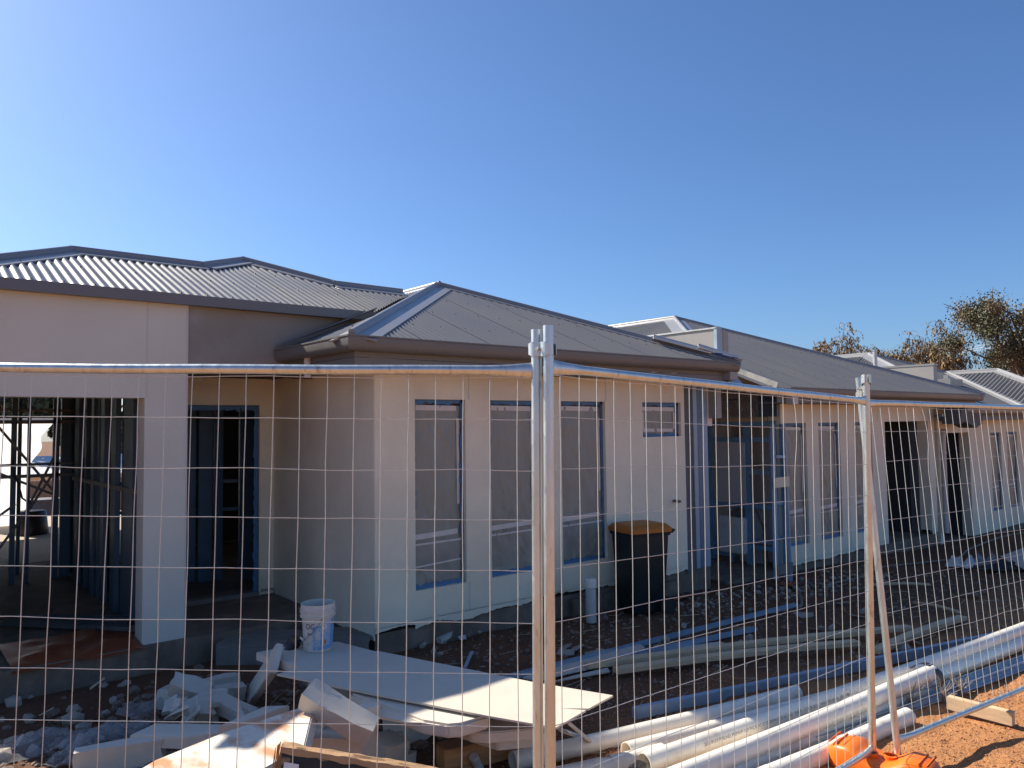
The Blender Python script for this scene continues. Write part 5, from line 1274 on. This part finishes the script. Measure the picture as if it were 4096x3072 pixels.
o = scatter('rubble', 3800, lambda rr: (lambda p: (p[0], min(p[1], 6.04)))(strip_uv(rr)), M_stoner, 0.006, 0.034, 21); tag(o, 'small rubble strewn over the shaded dirt', 'rubble')
o = scatter('rubble', 1500, lambda rr: (rr.gauss(1.5, 0.5), rr.gauss(5.2, 0.6)), M_stoner, 0.01, 0.06, 22); tag(o, 'dense stony rubble at the left', 'rubble')
o = scatter('rubble', 420, lambda rr: (lambda t: (lerp(6.8, 11, t), min(6.05, 5.55 + rr.gauss(0, 0.25) - 0.3 * t)))(rr.random()), M_stone, 0.008, 0.05, 23); tag(o, 'pale plaster crumbs along the foot of the walls', 'rubble')
o = scatter('gravel', 5200, lambda rr: (rr.uniform(2.4, 5.2), rr.gauss(3.35, 0.35)), M_grav, 0.005, 0.013, 24); tag(o, 'reddish gravel around the pipe ends', 'gravel')
o = scatter('gravel', 5000, lambda rr: (rr.uniform(3.6, 8.0), rr.uniform(0.9, 2.2)), M_grav, 0.004, 0.011, 25); tag(o, 'red gravel on the sand outside the fence', 'gravel')
def litter(n, seed):
    rr = random.Random(seed); b = MB()
    for _ in range(n):
        u, v, a = rr.uniform(2.2, 13), rr.uniform(2.9, 5.95), rr.uniform(-0.6, 0.9); L = rr.uniform(0.05, 0.45) * rr.random() + 0.03; w = rr.uniform(0.002, 0.007)
        c = Vector((u, v, gz(u, v) + 0.012)); d = Vector((math.cos(a), math.sin(a), 0)) * L / 2; x = Vector((-d.y, d.x, 0)).normalized() * w
        b.add([c - d - x, c + d - x, c + d + x, c - d + x, c - d + Vector((0, 0, w)), c + d + Vector((0, 0, w))], [(0, 1, 5, 4), (3, 4, 5, 2)])
    o = b.build('straw_litter', M_twig, kind='stuff', fix=False); tag(o, 'thin straw and splinters strewn over the shaded dirt', 'litter')
litter(420, 31)
rl = random.Random(33)
for i in range(34):
    x, y = rl.uniform(2250, 4050), rl.uniform(2330, 2640)
    if y < 2980 - 0.18 * x: continue
    c = on_g(x, y, 0.01); b = MB(); L, W_ = rl.uniform(0.04, 0.14), rl.uniform(0.02, 0.06); a = rl.uniform(0, 3)
    Mq = Matrix.Rotation(a, 3, 'Z') @ Matrix.Rotation(rl.uniform(-.3, .3), 3, 'X')
    k = Vector((0, 0, 0.02))
    b.prism([c + k + Mq @ Vector(q) for q in ((-L, -W_, 0), (L * .7, -W_ * .8, 0), (L, W_ * .4, 0), (L * .2, W_, 0), (-L * .9, W_ * .7, 0))], (0, 0, 0.006))
    b.build('plaster_scrap', M_stone, label='flat pale plaster scrap on the shaded dirt between fence and houses', cat='scrap', group='flat scraps on the shaded dirt', fix=False)
# dry weeds by the pipe ends
for i, (px, lb) in enumerate((((3770, 2815), 'dry twiggy weed right of the lone pipe end'), ((3840, 2790), 'taller dry weed with bare stems in front of the pipes'), ((3650, 2830), 'small dry weed at the end of the lone pipe'))):
    b = MB(); c = on_g(*px); rr = random.Random(i)
    for k in range(26):
        a = rr.uniform(0, 6.3); h = rr.uniform(0.05, 0.17); o_ = Vector((math.cos(a), math.sin(a), 0)) * rr.uniform(0.02, 0.12)
        b.tube([c, c + o_ * 0.4 + Vector((0, 0, h * 0.6)), c + o_ + Vector((0, 0, h))], 0.0016, 4, cap=False)
    b.build('dry_weed', M_twig, label=lb, cat='weed', fix=False)

# ================================================================== BEYOND
# yard behind the left house
b = MB()
T = thing('boundary_fence', (6, 26, -1.1), 'orange brown steel fence glimpsed far behind the left bay', 'fence')
for i in range(36):
    x0 = -2 + 0.4 * i
    b = MB(); b.box((x0, 26.0 + 0.02 * (i % 2), -1.1), (x0 + 0.395, 26.04 + 0.02 * (i % 2), 0.5)); b.build('panel', M_colb, T)
tk = on_v(178, 2000, 24.4)
T2 = thing('water_tank', (tk.x, 24.4, -1.1), 'dark ribbed water tank in front of the orange brown fence', 'tank')
b = MB(); b.lathe([(0.0, 1.22), (0.4, 1.2)] + [(0.42 + 0.012 * math.sin(i * 1.6), 1.2 - i * 0.04) for i in range(31)], (tk.x, 24.4, -1.1), 36); b.build('shell', M_tank, T2, smooth=True)
T3 = thing('shed', (5, 30, -1.1), 'pale shed roof beyond the yard fence behind the left bay', 'shed')
b = MB(); b.box((1, 30, -1.1), (12, 34, 0.4)); b.build('wall', M_white, T3)
for i in range(22):
    b = MB(); x0 = 0.7 + 0.53 * i; b.prism([(x0, 29.6, 0.42), (x0 + 0.52, 29.6, 0.42), (x0 + 0.52, 32.5, 1.0), (x0, 32.5, 1.0)], (0, 0, 0.03)); b.build('roof_sheet', M_white, T3)

def tree(name, base, h, crown, n, leaf, m, label, seed, lean=0.0, trunk_r=0.25, droop=0.0, clusters=30, spread=0.35, cz=0.5, group=None, bare=0.0):
    rr = random.Random(seed)
    base = Vector(base); T = thing(name, tuple(base), label, 'tree', group)
    top = base + Vector((lean, lean * 0.3, h * 0.6))
    b = MB()
    b.tube([base, base + Vector((lean * 0.2, 0, h * 0.25)), top], trunk_r, 10, r2=trunk_r * 0.45)
    cl = []
    for i in range(clusters):
        a = rr.uniform(0, 2 * math.pi); rad = crown[0] * math.sqrt(rr.random()); zz = base.z + h * cz + crown[1] * rr.uniform(-0.5, 1.0) * (1 - 0.45 * (rad / crown[0]) ** 2)
        c_ = Vector((base.x + lean + rad * math.cos(a), base.y + rad * math.sin(a), zz)); cl.append(c_)
        st = lerp(base, top, rr.uniform(0.5, 1.0)); mid = lerp(st, c_, 0.5) + Vector((0, 0, 0.12 * h * rr.random()))
        b.tube([st, mid, c_], trunk_r * 0.24, 6, r2=0.02)
        for _ in range(3):
            e = c_ + Vector((rr.gauss(0, 1), rr.gauss(0, 1), abs(rr.gauss(0, 0.8)))) * crown[0] * 0.16
            b.tube([lerp(mid, c_, 0.7), lerp(c_, e, 0.5) + Vector((0, 0, 0.1)), e], 0.035, 4, r2=0.012, cap=False)
    b.build('trunk', M_bark, T, smooth=True, fix=False)
    f = MB(); vs, fs = [], []
    for _ in range(n):
        c_ = rr.choice(cl); s = crown[0] * spread * (0.6 + 0.6 * rr.random())
        o_ = Vector((rr.gauss(0, 1), rr.gauss(0, 1), rr.gauss(0, 0.75)))
        o_ = o_.normalized() * min(1.0, abs(rr.gauss(0.55, 0.3))) * s
        p = c_ + o_
        if droop: p.z -= droop * rr.random() ** 2 * 1.5
        d = Vector((rr.gauss(0, 0.5), rr.gauss(0, 0.5), -1.0 if droop else rr.gauss(-0.5, 0.7))).normalized()
        x = d.cross(Vector((rr.gauss(0, 1), rr.gauss(0, 1), 0.3))).normalized()
        l_ = leaf * rr.uniform(0.7, 1.5); w_ = l_ * 0.3
        k = len(vs); vs += [p, p + d * l_ * 0.5 + x * w_, p + d * l_, p + d * l_ * 0.5 - x * w_]; fs.append((k, k + 1, k + 2, k + 3))
    f.v, f.f = vs, fs; f.build('crown', m, T, fix=False)
def willow(name, base, h, rad, m, label, seed, nbr=26, leaves=5, group=None, leaf=0.16):
    """upright limbs breaking into arching shoots that hang, with narrow leaves along the hanging ends"""
    rr = random.Random(seed); base = Vector(base); T = thing(name, tuple(base), label, 'tree', group)
    b, f = MB(), MB(); vs, fs = [], []
    b.tube([base, base + Vector((0.1, 0, h * 0.25)), base + Vector((0.2, 0.1, h * 0.5))], 0.17, 8, r2=0.1)
    for i in range(nbr):
        a = rr.uniform(0, 6.283); o_ = rad * math.sqrt(rr.random())
        tip = base + Vector((o_ * math.cos(a), o_ * math.sin(a), h * (0.74 + 0.26 * rr.random() ** 1.4) * (1 - 0.16 * (o_ / rad) ** 2)))
        st = base + Vector((0.15, 0.05, h * rr.uniform(0.25, 0.5)))
        mid = lerp(st, tip, 0.55) + Vector((rr.gauss(0, 0.2), rr.gauss(0, 0.2), 0.3))
        b.tube([st, lerp(st, mid, 0.5) + Vector((0, 0, 0.1)), mid, tip], 0.05, 6, r2=0.009)
        for k in range(11):
            q = lerp(mid, tip, rr.uniform(0.15, 1.0)); aa = rr.uniform(0, 6.283); L = rr.uniform(0.25, 0.75); dr = rr.uniform(0.3, 1.1)
            d = Vector((math.cos(aa), math.sin(aa), 0)) * L
            path = [q, q + d * 0.5 + Vector((0, 0, 0.14)), q + d * 0.9 + Vector((0, 0, 0.02)), q + d + Vector((0, 0, -0.4 * dr)), q + d * 1.02 + Vector((0, 0, -dr))]
            b.tube(path, 0.009, 3, r2=0.004, cap=False)
            for _ in range(int(leaves * rr.uniform(0.2, 2.4))):
                t = rr.uniform(0.8, 3.99); i0 = int(t); p = lerp(path[i0], path[i0 + 1], t - i0) + Vector((rr.gauss(0, 0.05), rr.gauss(0, 0.05), rr.gauss(0, 0.05)))
                dd = Vector((rr.gauss(0, 0.4), rr.gauss(0, 0.4), -1)).normalized(); x = dd.cross(Vector((rr.gauss(0, 1), rr.gauss(0, 1), 0.2))).normalized()
                l_ = leaf * rr.uniform(0.6, 1.4); w_ = l_ * 0.2; n0 = len(vs)
                vs += [p, p + dd * l_ * 0.5 + x * w_, p + dd * l_, p + dd * l_ * 0.5 - x * w_]; fs.append((n0, n0 + 1, n0 + 2, n0 + 3))
    b.build('trunk', M_bark, T, smooth=True, fix=False)
    f.v, f.f = vs, fs; f.build('crown', m, T, fix=False)
def far(px, py, D_): 
    d = ray(px, py); return O + d * D_
def gnd(px, D_): p = far(px, 1690, D_); return (p.x, p.y, -0.9)
WG = 'wispy brown trees behind the roofs'
willow('willow_tree', gnd(3350, 40), 8.0, 2.0, M_leafb, 'leftmost of the wispy brown trees, above the middle roof', 3, nbr=44, leaves=12, group=WG)
willow('bare_tree', gnd(3215, 41), 7.6, 0.9, M_leafb, 'nearly bare twiggy tree poking above the middle roof ridge', 8, nbr=12, leaves=0.6)
willow('willow_tree', gnd(3500, 42), 7.3, 2.0, M_leafb, 'lower wispy brown tree behind the vent pipe', 6, nbr=40, leaves=12, group=WG)
willow('willow_tree', gnd(3640, 41), 7.7, 1.8, M_leafb, 'wispy brown tree between the vent pipe and the power lines', 7, nbr=40, leaves=12, group=WG)
willow('willow_tree', gnd(3760, 40), 8.3, 1.7, M_leafb, 'rightmost and tallest wispy brown tree, where the power lines cross', 5, nbr=34, leaves=9, group=WG)
tree('gum_tree', gnd(4130, 36), 9.3, (3.5, 2.2), 60000, 0.09, M_leafo, 'tall dark gum tree at the right edge of the view', 9, clusters=44, spread=0.26, cz=0.68, trunk_r=0.28)
tree('gum_bush', gnd(3870, 44), 6.4, (1.6, 0.8), 12000, 0.1, M_leafo, 'low dark gum bush between the wispy trees and the tall gum', 19, clusters=16, spread=0.3, cz=0.72, trunk_r=0.14)
tree('conifer_tree', (5.0, 37.0, -1), 8.0, (2.6, 3.4), 6000, 0.3, M_leafd, 'dark conifer behind the shed seen through the left bay', 12, clusters=40, spread=0.35, cz=0.5)
tree('bare_bush', (8.6, 38.0, -1), 5.0, (2.6, 1.6), 2600, 0.22, M_leafb, 'brown thin bush behind the shed seen through the left bay', 14, clusters=26, spread=0.3, cz=0.5, trunk_r=0.12)
# power lines
for i, (y0, y1) in enumerate(((1396, 1335), (1404, 1344), (1412, 1352))):
    a, c_ = far(3560, y0 + 26, 46), far(4250, y1 - 22, 38)
    b = MB(); b.tube([lerp(a, c_, k / 10) - Vector((0, 0, 0.25 * math.sin(math.pi * k / 10))) for k in range(11)], 0.011, 5, cap=False)
    b.build('power_line', M_tin, label='thin power line crossing in front of the tall gum tree', cat='power line', group='power lines at the right', fix=False)
